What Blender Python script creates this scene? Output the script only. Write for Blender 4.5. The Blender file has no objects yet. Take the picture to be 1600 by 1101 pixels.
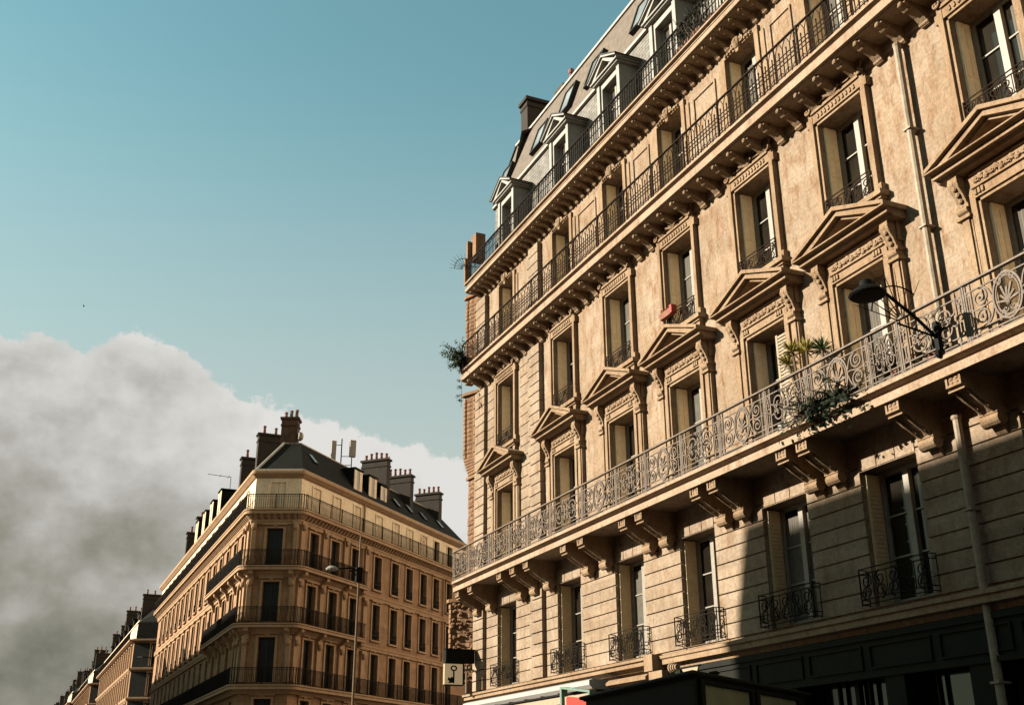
import bpy, bmesh, math, random
from mathutils import Matrix, Vector
random.seed(11)
SC = bpy.context.scene
COL = SC.collection
R = math.radians
PI = math.pi

# ------------------------------------------------------------------ mesh helper
class MB:
    def __init__(s): s.v = []; s.f = []
    def add(s, vs, fs):
        o = len(s.v); s.v += [tuple(v) for v in vs]; s.f += [tuple(i + o for i in f) for f in fs]
    def box(s, x0, x1, y0, y1, z0, z1, back=True):
        vs = [(x0,y0,z0),(x1,y0,z0),(x1,y1,z0),(x0,y1,z0),(x0,y0,z1),(x1,y0,z1),(x1,y1,z1),(x0,y1,z1)]
        fs = [(0,3,2,1),(4,5,6,7),(0,1,5,4),(1,2,6,5),(3,0,4,7)]
        if back: fs.append((2,3,7,6))
        s.add(vs, fs); return s
    def quad(s, a, b, c, d): s.add([a,b,c,d], [(0,1,2,3)]); return s
    def prism(s, prof, a, b, axis='x'):
        n = len(prof)
        def P(p, t):
            if axis == 'x': return (t, p[0], p[1])
            if axis == 'y': return (p[0], t, p[1])
            return (p[0], p[1], t)
        vs = [P(p, a) for p in prof] + [P(p, b) for p in prof]
        fs = [tuple(range(n)), tuple(range(2*n-1, n-1, -1))]
        fs += [(i, (i+1) % n, n + (i+1) % n, n + i) for i in range(n)]
        s.add(vs, fs); return s
    def tube(s, pts, r, n=4, closed=False, r1=None):
        pts = [Vector(p) for p in pts]; m = len(pts); vs = []
        up = None
        for i, p in enumerate(pts):
            if closed: t = pts[(i+1) % m] - pts[i-1]
            else: t = pts[min(i+1, m-1)] - pts[max(i-1, 0)]
            if t.length < 1e-9: t = Vector((0,0,1))
            t.normalize()
            if up is None:
                up = Vector((0,1,0)) if abs(t.y) < .8 else Vector((1,0,0))
            a = up - t*up.dot(t)
            if a.length < 1e-4: a = t.orthogonal()
            a.normalize(); up = a; b = t.cross(a)
            rr = r if r1 is None else r + (r1 - r)*i/max(1, m-1)
            for k in range(n):
                q = 2*PI*(k+.5)/n
                vs.append(p + a*(rr*math.cos(q)) + b*(rr*math.sin(q)))
        fs = []
        for i in range(m if closed else m-1):
            j = (i+1) % m
            for k in range(n):
                fs.append((i*n+k, i*n+(k+1) % n, j*n+(k+1) % n, j*n+k))
        if not closed:
            fs.append(tuple(range(n))); fs.append(tuple(range(m*n-1, m*n-n-1, -1)))
        s.add(vs, fs); return s
    def lathe(s, prof, n=12, c=(0,0,0), axis='z'):
        vs = []
        for (r, h) in prof:
            for k in range(n):
                q = 2*PI*k/n
                x, y = r*math.cos(q), r*math.sin(q)
                if axis == 'z': vs.append((c[0]+x, c[1]+y, c[2]+h))
                elif axis == 'y': vs.append((c[0]+x, c[1]+h, c[2]+y))
                else: vs.append((c[0]+h, c[1]+x, c[2]+y))
        fs = []; m = len(prof)
        for i in range(m-1):
            for k in range(n):
                fs.append((i*n+k, i*n+(k+1) % n, (i+1)*n+(k+1) % n, (i+1)*n+k))
        fs.append(tuple(range(n))); fs.append(tuple(range(m*n-1, m*n-n-1, -1)))
        s.add(vs, fs); return s
    def ball(s, c, rx, ry, rz, n=8, m=5):
        prof = [(math.sin(PI*i/m), -math.cos(PI*i/m)) for i in range(1, m)]
        vs = []
        for (r, h) in prof:
            for k in range(n):
                q = 2*PI*k/n
                vs.append((c[0]+rx*r*math.cos(q), c[1]+ry*r*math.sin(q), c[2]+rz*h))
        b = len(vs); vs.append((c[0],c[1],c[2]-rz)); vs.append((c[0],c[1],c[2]+rz))
        fs = []
        for i in range(m-2):
            for k in range(n): fs.append((i*n+k, i*n+(k+1) % n, (i+1)*n+(k+1) % n, (i+1)*n+k))
        for k in range(n):
            fs.append((b, (k+1) % n, k)); fs.append((b+1, (m-2)*n+k, (m-2)*n+(k+1) % n))
        s.add(vs, fs); return s
    def xf(s, M):
        s.v = [tuple(M @ Vector(v)) for v in s.v]; return s
    def join(s, o, M=None):
        s.add([tuple(M @ Vector(v)) for v in o.v] if M else o.v, o.f); return s
    def mesh(s, name, mat, smooth=False):
        me = bpy.data.meshes.new(name); me.from_pydata(s.v, [], s.f)
        bm = bmesh.new(); bm.from_mesh(me)
        bmesh.ops.recalc_face_normals(bm, faces=bm.faces); bm.to_mesh(me); bm.free()
        me.materials.append(mat)
        if smooth:
            for p in me.polygons: p.use_smooth = True
        return me
    def build(s, name, mat, parent=None, loc=(0,0,0), rz=0, smooth=False):
        o = bpy.data.objects.new(name, s.mesh(name, mat, smooth)); COL.objects.link(o)
        o.location = loc; o.rotation_euler = (0,0,rz)
        if parent: o.parent = parent
        return o

def thing(name, label, cat, loc=(0,0,0), rz=0, group=None):
    o = bpy.data.objects.new(name, None); COL.objects.link(o)
    o.empty_display_size = .3
    o.location = loc; o.rotation_euler = (0,0,rz)
    tag(o, label, cat, group); return o
def tag(o, label, cat, group=None):
    o['label'] = label; o['category'] = cat
    if group: o['group'] = group
    return o
def copy_tree(o, parent=None, loc=None, rz=None):
    c = o.copy(); COL.objects.link(c); c.parent = parent
    if loc is not None: c.location = loc
    if rz is not None: c.rotation_euler = (0,0,rz)
    for ch in list(o.children): copy_tree(ch, c)
    return c

# ------------------------------------------------------------------ materials
def newmat(name):
    m = bpy.data.materials.new(name); m.use_nodes = True
    nt = m.node_tree; b = nt.nodes['Principled BSDF']
    return m, nt, b
def N(nt, t, **kw):
    n = nt.nodes.new(t)
    for k, v in kw.items(): setattr(n, k, v)
    return n
def stone(name, c1, c2, c3, bump=.25, rough=.9, stain=.5, fine=1.0, joints=None, lo=.50, hi=.70, sfreq=1.5):
    m, nt, b = newmat(name); L = nt.links
    geo = N(nt, 'ShaderNodeNewGeometry')
    mp = N(nt, 'ShaderNodeMapping'); mp.inputs['Scale'].default_value = (1, 1, 1)
    L.new(geo.outputs['Position'], mp.inputs['Vector'])
    n1 = N(nt, 'ShaderNodeTexNoise'); n1.inputs['Scale'].default_value = 1.1; n1.inputs['Detail'].default_value = 6; n1.inputs['Roughness'].default_value = .65
    L.new(mp.outputs[0], n1.inputs['Vector'])
    r1 = N(nt, 'ShaderNodeValToRGB'); r1.color_ramp.elements[0].position = .35; r1.color_ramp.elements[1].position = .68
    r1.color_ramp.elements[0].color = (*c2, 1); r1.color_ramp.elements[1].color = (*c1, 1)
    L.new(n1.outputs['Fac'], r1.inputs[0])
    # streaky stains: rain runs down, so stretched along z
    mp2 = N(nt, 'ShaderNodeMapping'); mp2.inputs['Scale'].default_value = (2.2, 2.2, .75); mp2.inputs['Rotation'].default_value = (R(28), 0, 0)
    L.new(geo.outputs['Position'], mp2.inputs['Vector'])
    n2 = N(nt, 'ShaderNodeTexNoise'); n2.inputs['Scale'].default_value = sfreq*fine; n2.inputs['Detail'].default_value = 8; n2.inputs['Roughness'].default_value = .72
    L.new(mp2.outputs[0], n2.inputs['Vector'])
    r2 = N(nt, 'ShaderNodeValToRGB'); r2.color_ramp.elements[0].position = lo; r2.color_ramp.elements[1].position = hi
    r2.color_ramp.elements[0].color = (0,0,0,1); r2.color_ramp.elements[1].color = (stain,)*3 + (1,)
    L.new(n2.outputs['Fac'], r2.inputs[0])
    mx = N(nt, 'ShaderNodeMixRGB'); mx.inputs['Color2'].default_value = (*c3, 1)
    L.new(r2.outputs[0], mx.inputs['Fac']); L.new(r1.outputs[0], mx.inputs['Color1'])
    # fine grain
    n3 = N(nt, 'ShaderNodeTexNoise'); n3.inputs['Scale'].default_value = 14*fine; n3.inputs['Detail'].default_value = 5; n3.inputs['Roughness'].default_value = .7
    L.new(geo.outputs['Position'], n3.inputs['Vector'])
    r3 = N(nt, 'ShaderNodeMapRange'); r3.inputs['From Min'].default_value = .3; r3.inputs['From Max'].default_value = .7
    r3.inputs['To Min'].default_value = .70; r3.inputs['To Max'].default_value = 1.18
    L.new(n3.outputs['Fac'], r3.inputs['Value'])
    mu = N(nt, 'ShaderNodeMixRGB', blend_type='MULTIPLY'); mu.inputs['Fac'].default_value = 1
    L.new(mx.outputs[0], mu.inputs['Color1']); L.new(r3.outputs[0], mu.inputs['Color2'])
    out = mu.outputs[0]
    if joints:
        sp = N(nt, 'ShaderNodeSeparateXYZ'); L.new(geo.outputs['Position'], sp.inputs[0])
        cb = N(nt, 'ShaderNodeCombineXYZ'); L.new(sp.outputs['Y'], cb.inputs[0]); L.new(sp.outputs['Z'], cb.inputs[1])
        bt = N(nt, 'ShaderNodeTexBrick'); bt.inputs['Scale'].default_value = 1; bt.inputs['Brick Width'].default_value = joints[0]; bt.inputs['Row Height'].default_value = joints[1]
        bt.inputs['Mortar Size'].default_value = joints[2]; bt.inputs['Mortar Smooth'].default_value = .4
        bt.inputs['Color1'].default_value = (1,1,1,1); bt.inputs['Color2'].default_value = (joints[4],)*3 + (1,); bt.inputs['Mortar'].default_value = (joints[3],)*3 + (1,)
        L.new(cb.outputs[0], bt.inputs['Vector'])
        m2 = N(nt, 'ShaderNodeMixRGB', blend_type='MULTIPLY'); m2.inputs['Fac'].default_value = 1
        L.new(out, m2.inputs['Color1']); L.new(bt.outputs['Color'], m2.inputs['Color2']); out = m2.outputs[0]
    L.new(out, b.inputs['Base Color'])
    b.inputs['Roughness'].default_value = rough; b.inputs['Specular IOR Level'].default_value = .25
    bp = N(nt, 'ShaderNodeBump'); bp.inputs['Strength'].default_value = bump; bp.inputs['Distance'].default_value = .03
    ad = N(nt, 'ShaderNodeMath', operation='ADD'); L.new(n3.outputs['Fac'], ad.inputs[0]); L.new(n2.outputs['Fac'], ad.inputs[1])
    L.new(ad.outputs[0], bp.inputs['Height']); L.new(bp.outputs[0], b.inputs['Normal'])
    return m
def plain(name, c, rough=.6, var=.15, scale=6, metal=0, spec=.5, bump=0):
    m, nt, b = newmat(name); L = nt.links
    geo = N(nt, 'ShaderNodeNewGeometry')
    n = N(nt, 'ShaderNodeTexNoise'); n.inputs['Scale'].default_value = scale; n.inputs['Detail'].default_value = 5; n.inputs['Roughness'].default_value = .65
    L.new(geo.outputs['Position'], n.inputs['Vector'])
    mr = N(nt, 'ShaderNodeMapRange'); mr.inputs['From Min'].default_value = .3; mr.inputs['From Max'].default_value = .7
    mr.inputs['To Min'].default_value = 1-var; mr.inputs['To Max'].default_value = 1+var
    L.new(n.outputs['Fac'], mr.inputs['Value'])
    mu = N(nt, 'ShaderNodeMixRGB', blend_type='MULTIPLY'); mu.inputs['Fac'].default_value = 1; mu.inputs['Color1'].default_value = (*c, 1)
    L.new(mr.outputs[0], mu.inputs['Color2']); L.new(mu.outputs[0], b.inputs['Base Color'])
    b.inputs['Roughness'].default_value = rough; b.inputs['Metallic'].default_value = metal; b.inputs['Specular IOR Level'].default_value = spec
    if bump:
        bp = N(nt, 'ShaderNodeBump'); bp.inputs['Strength'].default_value = bump; bp.inputs['Distance'].default_value = .03
        L.new(n.outputs['Fac'], bp.inputs['Height']); L.new(bp.outputs[0], b.inputs['Normal'])
    return m
def bricky(name, c1, c2, mortar, w, h, ms, rough=.8, axes='YZ'):
    m, nt, b = newmat(name); L = nt.links
    geo = N(nt, 'ShaderNodeNewGeometry'); sp = N(nt, 'ShaderNodeSeparateXYZ'); L.new(geo.outputs['Position'], sp.inputs[0])
    cb = N(nt, 'ShaderNodeCombineXYZ')
    if axes == 'D':
        ad = N(nt, 'ShaderNodeMath', operation='ADD'); L.new(sp.outputs['X'], ad.inputs[0]); L.new(sp.outputs['Y'], ad.inputs[1]); L.new(ad.outputs[0], cb.inputs[0])
    else: L.new(sp.outputs['Y'], cb.inputs[0])
    L.new(sp.outputs['Z'], cb.inputs[1])
    bt = N(nt, 'ShaderNodeTexBrick'); bt.inputs['Scale'].default_value = 1; bt.inputs['Brick Width'].default_value = w; bt.inputs['Row Height'].default_value = h
    bt.inputs['Mortar Size'].default_value = ms; bt.inputs['Bias'].default_value = 0
    bt.inputs['Color1'].default_value = (*c1, 1); bt.inputs['Color2'].default_value = (*c2, 1); bt.inputs['Mortar'].default_value = (*mortar, 1)
    L.new(cb.outputs[0], bt.inputs['Vector'])
    n = N(nt, 'ShaderNodeTexNoise'); n.inputs['Scale'].default_value = 2.5; n.inputs['Detail'].default_value = 6
    L.new(geo.outputs['Position'], n.inputs['Vector'])
    mr = N(nt, 'ShaderNodeMapRange'); mr.inputs['From Min'].default_value = .3; mr.inputs['From Max'].default_value = .7; mr.inputs['To Min'].default_value = .7; mr.inputs['To Max'].default_value = 1.2
    L.new(n.outputs['Fac'], mr.inputs['Value'])
    mu = N(nt, 'ShaderNodeMixRGB', blend_type='MULTIPLY'); mu.inputs['Fac'].default_value = 1
    L.new(bt.outputs['Color'], mu.inputs['Color1']); L.new(mr.outputs[0], mu.inputs['Color2']); L.new(mu.outputs[0], b.inputs['Base Color'])
    bp = N(nt, 'ShaderNodeBump'); bp.inputs['Strength'].default_value = .4; bp.inputs['Distance'].default_value = .02; bp.invert = True
    L.new(bt.outputs['Fac'], bp.inputs['Height']); L.new(bp.outputs[0], b.inputs['Normal'])
    b.inputs['Roughness'].default_value = rough; b.inputs['Specular IOR Level'].default_value = .08
    return m

M = {}
M['wall'] = stone('limestone_ashlar', (.250,.188,.132), (.190,.127,.076), (.140,.070,.029), bump=.7, stain=.95, joints=(1.15,.42,.006,.70,.82), lo=.49, hi=.66, sfreq=2.3)
M['wallp'] = stone('limestone_rusticated', (.235,.178,.126), (.175,.120,.075), (.125,.064,.028), bump=.5, stain=.8, joints=(.9,.305,.0,.9,.80), sfreq=2.0)
M['trim'] = stone('limestone_trim', (.222,.152,.092), (.165,.102,.055), (.085,.042,.018), bump=.45, stain=.75, fine=2.2)
M['fascia'] = stone('balcony_edge_stone', (.250,.180,.122), (.200,.135,.085), (.10,.052,.024), bump=.3, stain=.7, fine=1.4)
M['rubble'] = stone('rough_toothing_stone', (.19,.105,.052), (.14,.070,.032), (.07,.032,.015), bump=.9, stain=.7, fine=2)
M['cwall'] = stone('corner_house_stone', (.27,.148,.073), (.20,.104,.048), (.11,.054,.024), bump=.3, stain=.8, joints=(1.2,.4,.010,.7,.78))
M['ctrim'] = stone('corner_house_trim', (.28,.17,.09), (.23,.135,.068), (.15,.08,.038), bump=.2, stain=.4)
M['cattic'] = stone('attic_cream_render', (.60,.47,.31), (.52,.39,.25), (.36,.25,.15), bump=.1, stain=.5)
M['tile'] = bricky('pale_attic_tiles', (.165,.152,.135), (.135,.122,.105), (.07,.06,.05), .34, .115, .012)
M['mansard'] = plain('weathered_zinc_mansard', (.096,.073,.053), .75, .35, 5, 0, .2, .3)
M['slate'] = bricky('dark_slate', (.0075,.0075,.0045), (.010,.0095,.006), (.004,.004,.003), .3, .14, .01, .85, 'D')
M['zinc'] = plain('zinc_flashing', (.19,.165,.13), .5, .2, 4, .1)
M['dzinc'] = plain('dark_zinc', (.018,.0175,.014), .6, .3, 4, 0, .12)
M['iron'] = plain('painted_wrought_iron', (.088,.062,.042), .6, .4, 12, 0, .2)
M['biron'] = plain('brown_wrought_iron', (.017,.010,.006), .75, .35, 12, 0, .03)
M['diron'] = plain('dark_wrought_iron', (.010,.0075,.005), .75, .3, 10, 0, .04)
M['cream'] = plain('cream_shutter_paint', (.78,.60,.38), .55, .12, 9)
M['tan'] = plain('tan_louvre_paint', (.42,.31,.175), .6, .15, 9)
M['pipe'] = plain('pale_drainpipe_paint', (.175,.135,.092), .6, .3, 5, 0, .2)
M['white'] = plain('white_window_paint', (.165,.142,.112), .5, .15, 8, 0, .25)
M['dorm'] = plain('dormer_stone_paint', (.165,.15,.125), .7, .2, 4)
M['curt'] = plain('thin_curtain', (.085,.075,.06), .9, .15, 5, 0, .1)
M['dstone'] = stone('shade_toned_end_wall', (.020,.018,.013), (.015,.013,.009), (.008,.007,.005), bump=.3)  # shade on the far blocks' end walls is put into this near-black colour
M['brick'] = bricky('chimney_brick', (.085,.043,.025), (.06,.032,.02), (.05,.035,.026), .24, .08, .012, .9, 'D')
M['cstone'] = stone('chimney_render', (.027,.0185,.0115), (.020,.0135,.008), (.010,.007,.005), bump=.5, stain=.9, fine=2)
M['sidewall'] = stone('side_street_stone', (.15,.095,.052), (.11,.068,.036), (.07,.04,.02), bump=.2)
M['post'] = plain('tan_lamp_post_paint', (.10,.068,.036), .6, .2, 4, 0, .1)
M['terra'] = plain('terracotta_pot', (0.110,0.037,0.018), .8, .25, 8)
M['green'] = plain('dark_green_enamel', (.0062,.0064,.0036), .6, .3, 5, 0, .08)
M['olive'] = plain('olive_glass_panel', (.095,.095,.055), .3, .25, 3, 0, .3)
M['leaf'] = plain('olive_leaf', (0.038,0.059,0.015), .5, .45, 9, 0, .35)
M['leafd'] = plain('dark_leaf', (0.011,0.019,0.007), .5, .5, 9, 0, .35)
M['yucca'] = plain('yellow_green_spikes', (.20,.165,.035), .5, .5, 7, 0, .3)
M['bark'] = plain('brown_bark', (0.060,0.039,0.021), .9, .3, 9)
M['red'] = plain('red_plastic', (.22,.022,.012), .5, .2, 9, 0, .2)
M['pink'] = plain('weathered_pink_box', (.17,.075,.048), .7, .25, 9, 0, .1)
M['pale'] = plain('white_enamel', (.24,.225,.205), .4, .06, 5)
M['mint'] = plain('pale_mint_frame', (.075,.12,.09), .45, .15, 5)
M['black'] = plain('black_paint', (.005,.005,.004), .65, .2, 5, 0, .06)
M['asphalt'] = plain('asphalt', (0.040,0.038,0.036), .9, .3, 3, 0, .3, .4)
M['pave'] = bricky('pavement_slabs', (0.110,0.100,0.090), (0.095,0.087,0.077), (0.045,0.040,0.035), .9, .6, .01, .85)
M['kerb'] = stone('granite_kerb', (0.180,0.168,0.150), (0.150,0.141,0.126), (0.108,0.099,0.090))
M['ground'] = plain('bare_ground', (0.045,0.040,0.033), .95, .3, .6, 0, .2)
M['mark'] = plain('road_marking_paint', (.75,.74,.70), .6, .15, 5)
M['antenna'] = plain('grey_antenna_plastic', (0.150,0.117,0.083), .5, .15, 3)
M['flap'] = plain('sunlit_canvas', (.19,.145,.09), .8, .12, 6)

def glass(name, c, rough=.06, spec=.6):
    m, nt, b = newmat(name); L = nt.links
    geo = N(nt, 'ShaderNodeNewGeometry')
    n = N(nt, 'ShaderNodeTexNoise'); n.inputs['Scale'].default_value = .9; n.inputs['Detail'].default_value = 2
    L.new(geo.outputs['Position'], n.inputs['Vector'])
    r = N(nt, 'ShaderNodeValToRGB'); r.color_ramp.elements[0].position = .4; r.color_ramp.elements[1].position = .65
    r.color_ramp.elements[0].color = (c[0]*.55, c[1]*.55, c[2]*.55, 1); r.color_ramp.elements[1].color = (*c, 1)
    L.new(n.outputs['Fac'], r.inputs[0]); L.new(r.outputs[0], b.inputs['Base Color'])
    bp = N(nt, 'ShaderNodeBump'); bp.inputs['Strength'].default_value = .05; bp.inputs['Distance'].default_value = .1
    L.new(n.outputs['Fac'], bp.inputs['Height']); L.new(bp.outputs[0], b.inputs['Normal'])
    b.inputs['Roughness'].default_value = rough; b.inputs['Specular IOR Level'].default_value = spec
    return m
M['pane'] = glass('dark_window_glass', (0.012,0.010,0.007), .08, .35)
M['cpane'] = glass('far_window_glass', (.012,.011,.009), .3, .12)
M['paneb'] = glass('pale_window_glass', (0.065,0.062,0.058), .08, .6)
M['skyglass'] = glass('skylight_glass', (0.210,0.225,0.220), .2, .5)
def emis(name, c, e):
    m, nt, b = newmat(name)
    b.inputs['Base Color'].default_value = (*c, 1); b.inputs['Roughness'].default_value = .4
    b.inputs['Emission Color'].default_value = (*c, 1); b.inputs['Emission Strength'].default_value = e
    return m
M['lightbox'] = emis('lit_sign_panel', (.20,.15,.085), .38)

# ------------------------------------------------------------------ facade helpers (local frame: x along, -y outwards, z up)
def wall_sheet(mb, x0, x1, z0, z1, ops, depth=.45, y=0):
    xs = sorted({x0, x1} | {o[0] for o in ops} | {o[1] for o in ops}); xs = [x for x in xs if x0 <= x <= x1]
    zs = sorted({z0, z1} | {o[2] for o in ops} | {o[3] for o in ops}); zs = [z for z in zs if z0 <= z <= z1]
    for i in range(len(xs)-1):
        for j in range(len(zs)-1):
            cx, cz = (xs[i]+xs[i+1])/2, (zs[j]+zs[j+1])/2
            if any(o[0] < cx < o[1] and o[2] < cz < o[3] for o in ops): continue
            mb.quad((xs[i],y,zs[j]), (xs[i+1],y,zs[j]), (xs[i+1],y,zs[j+1]), (xs[i],y,zs[j+1]))
    for (a, b, c, d) in ops:
        e = y + depth
        mb.quad((a,y,c),(a,e,c),(a,e,d),(a,y,d)); mb.quad((b,y,c),(b,e,c),(b,e,d),(b,y,d))
        mb.quad((a,y,d),(b,y,d),(b,e,d),(a,e,d)); mb.quad((a,y,c),(b,y,c),(b,e,c),(a,e,c))
def rust(mb, x0, x1, z0, z1, ops, h=.32, gap=.028, d=.04, cut=None):
    n = max(1, round((z1-z0)/h)); h = (z1-z0)/n
    for k in range(n):
        c0, c1 = z0 + k*h + gap/2, z0 + (k+1)*h - gap/2
        zb = sorted({c0, c1} | {o[2] for o in ops if c0 < o[2] < c1} | {o[3] for o in ops if c0 < o[3] < c1})
        for i in range(len(zb)-1):
            cz = (zb[i]+zb[i+1])/2; a = x0
            blk = sorted([o for o in ops if o[2] < cz < o[3] and o[1] > x0 and o[0] < x1])
            for o in blk:
                if o[0] > a: mb.box(a, o[0], -d, 0, zb[i], zb[i+1], back=False)
                a = max(a, o[1])
            if a < x1: mb.box(a, x1, -d, 0, zb[i], zb[i+1], back=False)
def spiral(cx, cz, r, a0, turns, sgn=1, n=26, y=0, rmin=.18):
    out = []
    for i in range(n+1):
        t = i/n; rr = r*(1 - (1-rmin)*t)
        a = a0 + sgn*2*PI*turns*t
        out.append((cx + rr*math.cos(a), y, cz + rr*math.sin(a)))
    return out
def arc(cx, cz, rx, rz, a0, a1, n=16, y=0):
    return [(cx + rx*math.cos(a0+(a1-a0)*i/n), y, cz + rz*math.sin(a0+(a1-a0)*i/n)) for i in range(n+1)]
def bez(p0, p1, p2, p3, n=12, y=0):
    o = []
    for i in range(n+1):
        t = i/n; u = 1-t
        o.append((u**3*p0[0]+3*u*u*t*p1[0]+3*u*t*t*p2[0]+t**3*p3[0], y, u**3*p0[1]+3*u*u*t*p1[1]+3*u*t*t*p2[1]+t**3*p3[1]))
    return o

def medallion_panel(w, h):
    mb = MB(); r = .0165
    for x in (.02, .11, w-.11, w-.02): mb.tube([(x,0,0),(x,0,h)], 0.0179)
    for z in (.03, .12, h-.11): mb.tube([(0,0,z),(w,0,z)], 0.0141)
    mb.tube([(.065,-.0,.2),(.065,0,h-.2)], 0.0115)
    for z in (.16, h*.5, h-.15):
        for x in (.065, w-.065): mb.tube(arc(x, z, .032, .032, 0, 2*PI, 10)[:-1], 0.0102, closed=True)
    cx, cz = w/2, h*.5
    for (a, b, q) in ((.25,.345,0.0218), (.205,.29,0.0141)):
        mb.tube(arc(cx, cz, a, b, 0, 2*PI, 30)[:-1], q, closed=True)
    for k in range(7):   # palmette
        a = R(90 + (k-3)*27); L1 = .20 if k % 2 == 0 else .15
        p = (cx, cz-.10); q = (cx+L1*math.cos(a), cz-.10+L1*1.45*math.sin(a))
        mb.tube([(p[0],0,p[1]), ((p[0]+q[0])/2,-0.0154,(p[1]+q[1])/2), (q[0],0,q[1])], 0.0205, 4, r1=.022)
    mb.ball((cx, -0.0154, cz-.12), .05, .03, .05)
    mb.tube(spiral(cx-.07, cz-.2, .05, 0, 1.1, -1, 14), 0.0128); mb.tube(spiral(cx+.07, cz-.2, .05, PI, 1.1, 1, 14), 0.0128)
    for sx in (-1, 1):
        for sz in (-1, 1):
            ox, oz = cx + sx*(w/2-.11-.155), cz + sz*(h*.5-.27)
            s = sx*sz
            mb.tube(spiral(ox, oz, .145, R(90) if sz > 0 else R(-90), 1.75, s, 30), r)
            mb.tube(bez((ox, oz+sz*.145), (ox-sx*.14, oz+sz*.145), (cx+sx*.30, cz+sz*.20), (cx+sx*.26, cz+sz*.05)), r)
            mb.tube(spiral(cx+sx*.13, cz+sz*(h*.5-.165), .062, R(-90)*sz, 1.2, -s, 16), 0.0128)
            mb.tube(bez((cx+sx*.13, cz+sz*(h*.5-.227)), (cx+sx*.05, cz+sz*.4), (cx+sx*.02, cz+sz*.37), (cx, cz+sz*.345)), 0.0128)
            mb.ball((ox, -.005, oz), .022, 0.0230, .022, 6, 4)
        mb.tube(bez((cx+sx*.25, cz), (cx+sx*.36, cz+.06), (cx+sx*.42, cz-.06), (cx+sx*(w/2-.11), cz)), 0.0141)
    return mb
def scroll_panel(w, h):
    mb = MB(); r = .0165
    for x in (.02, .14, w-.14, w-.02): mb.tube([(x,0,0),(x,0,h)], 0.0179)
    for z in (.03, .12, h-.11): mb.tube([(0,0,z),(w,0,z)], 0.0141)
    for x in (.08, w-.08):
        mb.tube([(x,0,.18),(x,0,h*.5-.08)], 0.0166); mb.tube([(x,0,h*.5+.08),(x,0,h-.22)], 0.0166)
        for z, q in ((h*.5, .045), (h-.165, .035), (.16, .03)): mb.tube(arc(x, z, q, q, 0, 2*PI, 12)[:-1], 0.0128, closed=True)
        mb.box(x-.02, x+.02, -0.0192, 0.0192, h-.27, h-.23)
    cx, cz = w/2, h*.5
    q = (w/2-.16)/2
    for sx in (-1, 1):
        for sz in (-1, 1):
            s = sx*sz
            ox, oz = cx + sx*q, cz + sz*(h*.5-.12-.19)
            mb.tube(spiral(ox, oz, q*.92, R(90)*sz + PI*0, 1.8, s, 30), r)
            mb.tube(bez((ox, oz+sz*q*.92), (cx+sx*.02, oz+sz*q*.95), (cx+sx*0.0192, cz+sz*.10), (cx+sx*q*.8, cz+sz*0.0192)), r)
            mb.tube(bez((ox+sx*q*.92, oz), (ox+sx*q*.98, cz+sz*.09), (ox, cz+sz*.03), (cx, cz)), r)
            mb.ball((ox, -.005, oz), .02, 0.0230, .02, 6, 4)
        mb.tube(arc(cx+sx*q*.55, .165, .045, .045, 0, 2*PI, 10)[:-1], 0.0115, closed=True)
    mb.tube(arc(cx, cz, .055, .07, 0, 2*PI, 12)[:-1], 0.0154, closed=True)
    mb.tube(arc(cx, h-.165, .04, .04, 0, 2*PI, 12)[:-1], 0.0128, closed=True)
    return mb
def bar_railing(mb, x0, x1, z, h=.88, y=0, step=.117, fancy=True):
    n = max(2, int(round((x1-x0)/step/2))*2); st = (x1-x0)/n
    mb.box(x0, x1, y-.024, y+.024, z+h, z+h+.03)
    for q in ((.05, .30, .40, .50) if fancy else (.06, .34, .58)): mb.box(x0, x1, y-.008, y+.008, z+q-.009, z+q+.009)
    for i in range(n+1):
        x = x0+i*st
        if fancy and i % 2 == 0:
            mb.box(x-.009, x+.009, y-.009, y+.009, z, z+h-.20)
            if i < n:
                mb.tube([(x,y,z+h-.2),(x+st*.45,y,z+h-.08),(x+st,y,z+h)], .009); mb.tube([(x+2*st,y,z+h-.2),(x+st*1.55,y,z+h-.08),(x+st,y,z+h)], .009)
        elif fancy:
            mb.box(x-.009, x+.009, y-.009, y+.009, z+.05, z+h-.26)
            mb.ball((x, y, z+h-.245), .020, .018, .04, 6, 4); mb.ball((x, y, z+.14), .022, .018, .045, 6, 4)
            mb.tube(arc(x, z+.08, st*.7, .06, PI, 0, 6, y), .008)
        else:
            mb.box(x-.010, x+.010, y-.010, y+.010, z, z+h)
            if i % 2 == 0 and i < n:
                mb.tube(arc(x+st, z+h-.14, st*.9, .12, PI, 0, 8, y), .009)
                mb.tube(arc(x+st, z+.12, st*.9, .09, 0, -PI, 6, y), .008)
    for i in range(0, n+1, 12):
        x = x0+i*st; mb.box(x-.018, x+.018, y-.018, y+.018, z, z+h+.05)

def guard_mesh(w, h, p):
    mb = MB(); y = -p
    for z in (.02, .10, h-.08, h): mb.tube([(0,0,z),(0,y,z),(w,y,z),(w,0,z)], .012)
    for x in (0, w): mb.tube([(x,y,0),(x,y,h)], .014); mb.tube([(x,0,0),(x,0,h)], .010)
    for k in range(5):
        x = w*(k+.5)/5; s = 1 if k % 2 else -1
        rr = w*.085
        mb.tube(spiral(x, h*.66, rr, R(90), 1.5, s, 18, y), .011)
        mb.tube(spiral(x, h*.33, rr, R(-90), 1.5, s, 18, y), .011)
        mb.tube(bez((x, h*.66+rr), (x-s*rr*1.8, h*.7), (x+s*rr*1.8, h*.3), (x, h*.33-rr), 10, y), .011)
    for k in range(1, 5): mb.tube([(w*k/5,y,.1),(w*k/5,y,h-.08)], .008)
    for k in range(2): mb.tube(spiral(0, h*(.3+.4*k), .01, 0, 1, 1, 4, y/2), .01)
    return mb

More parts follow.
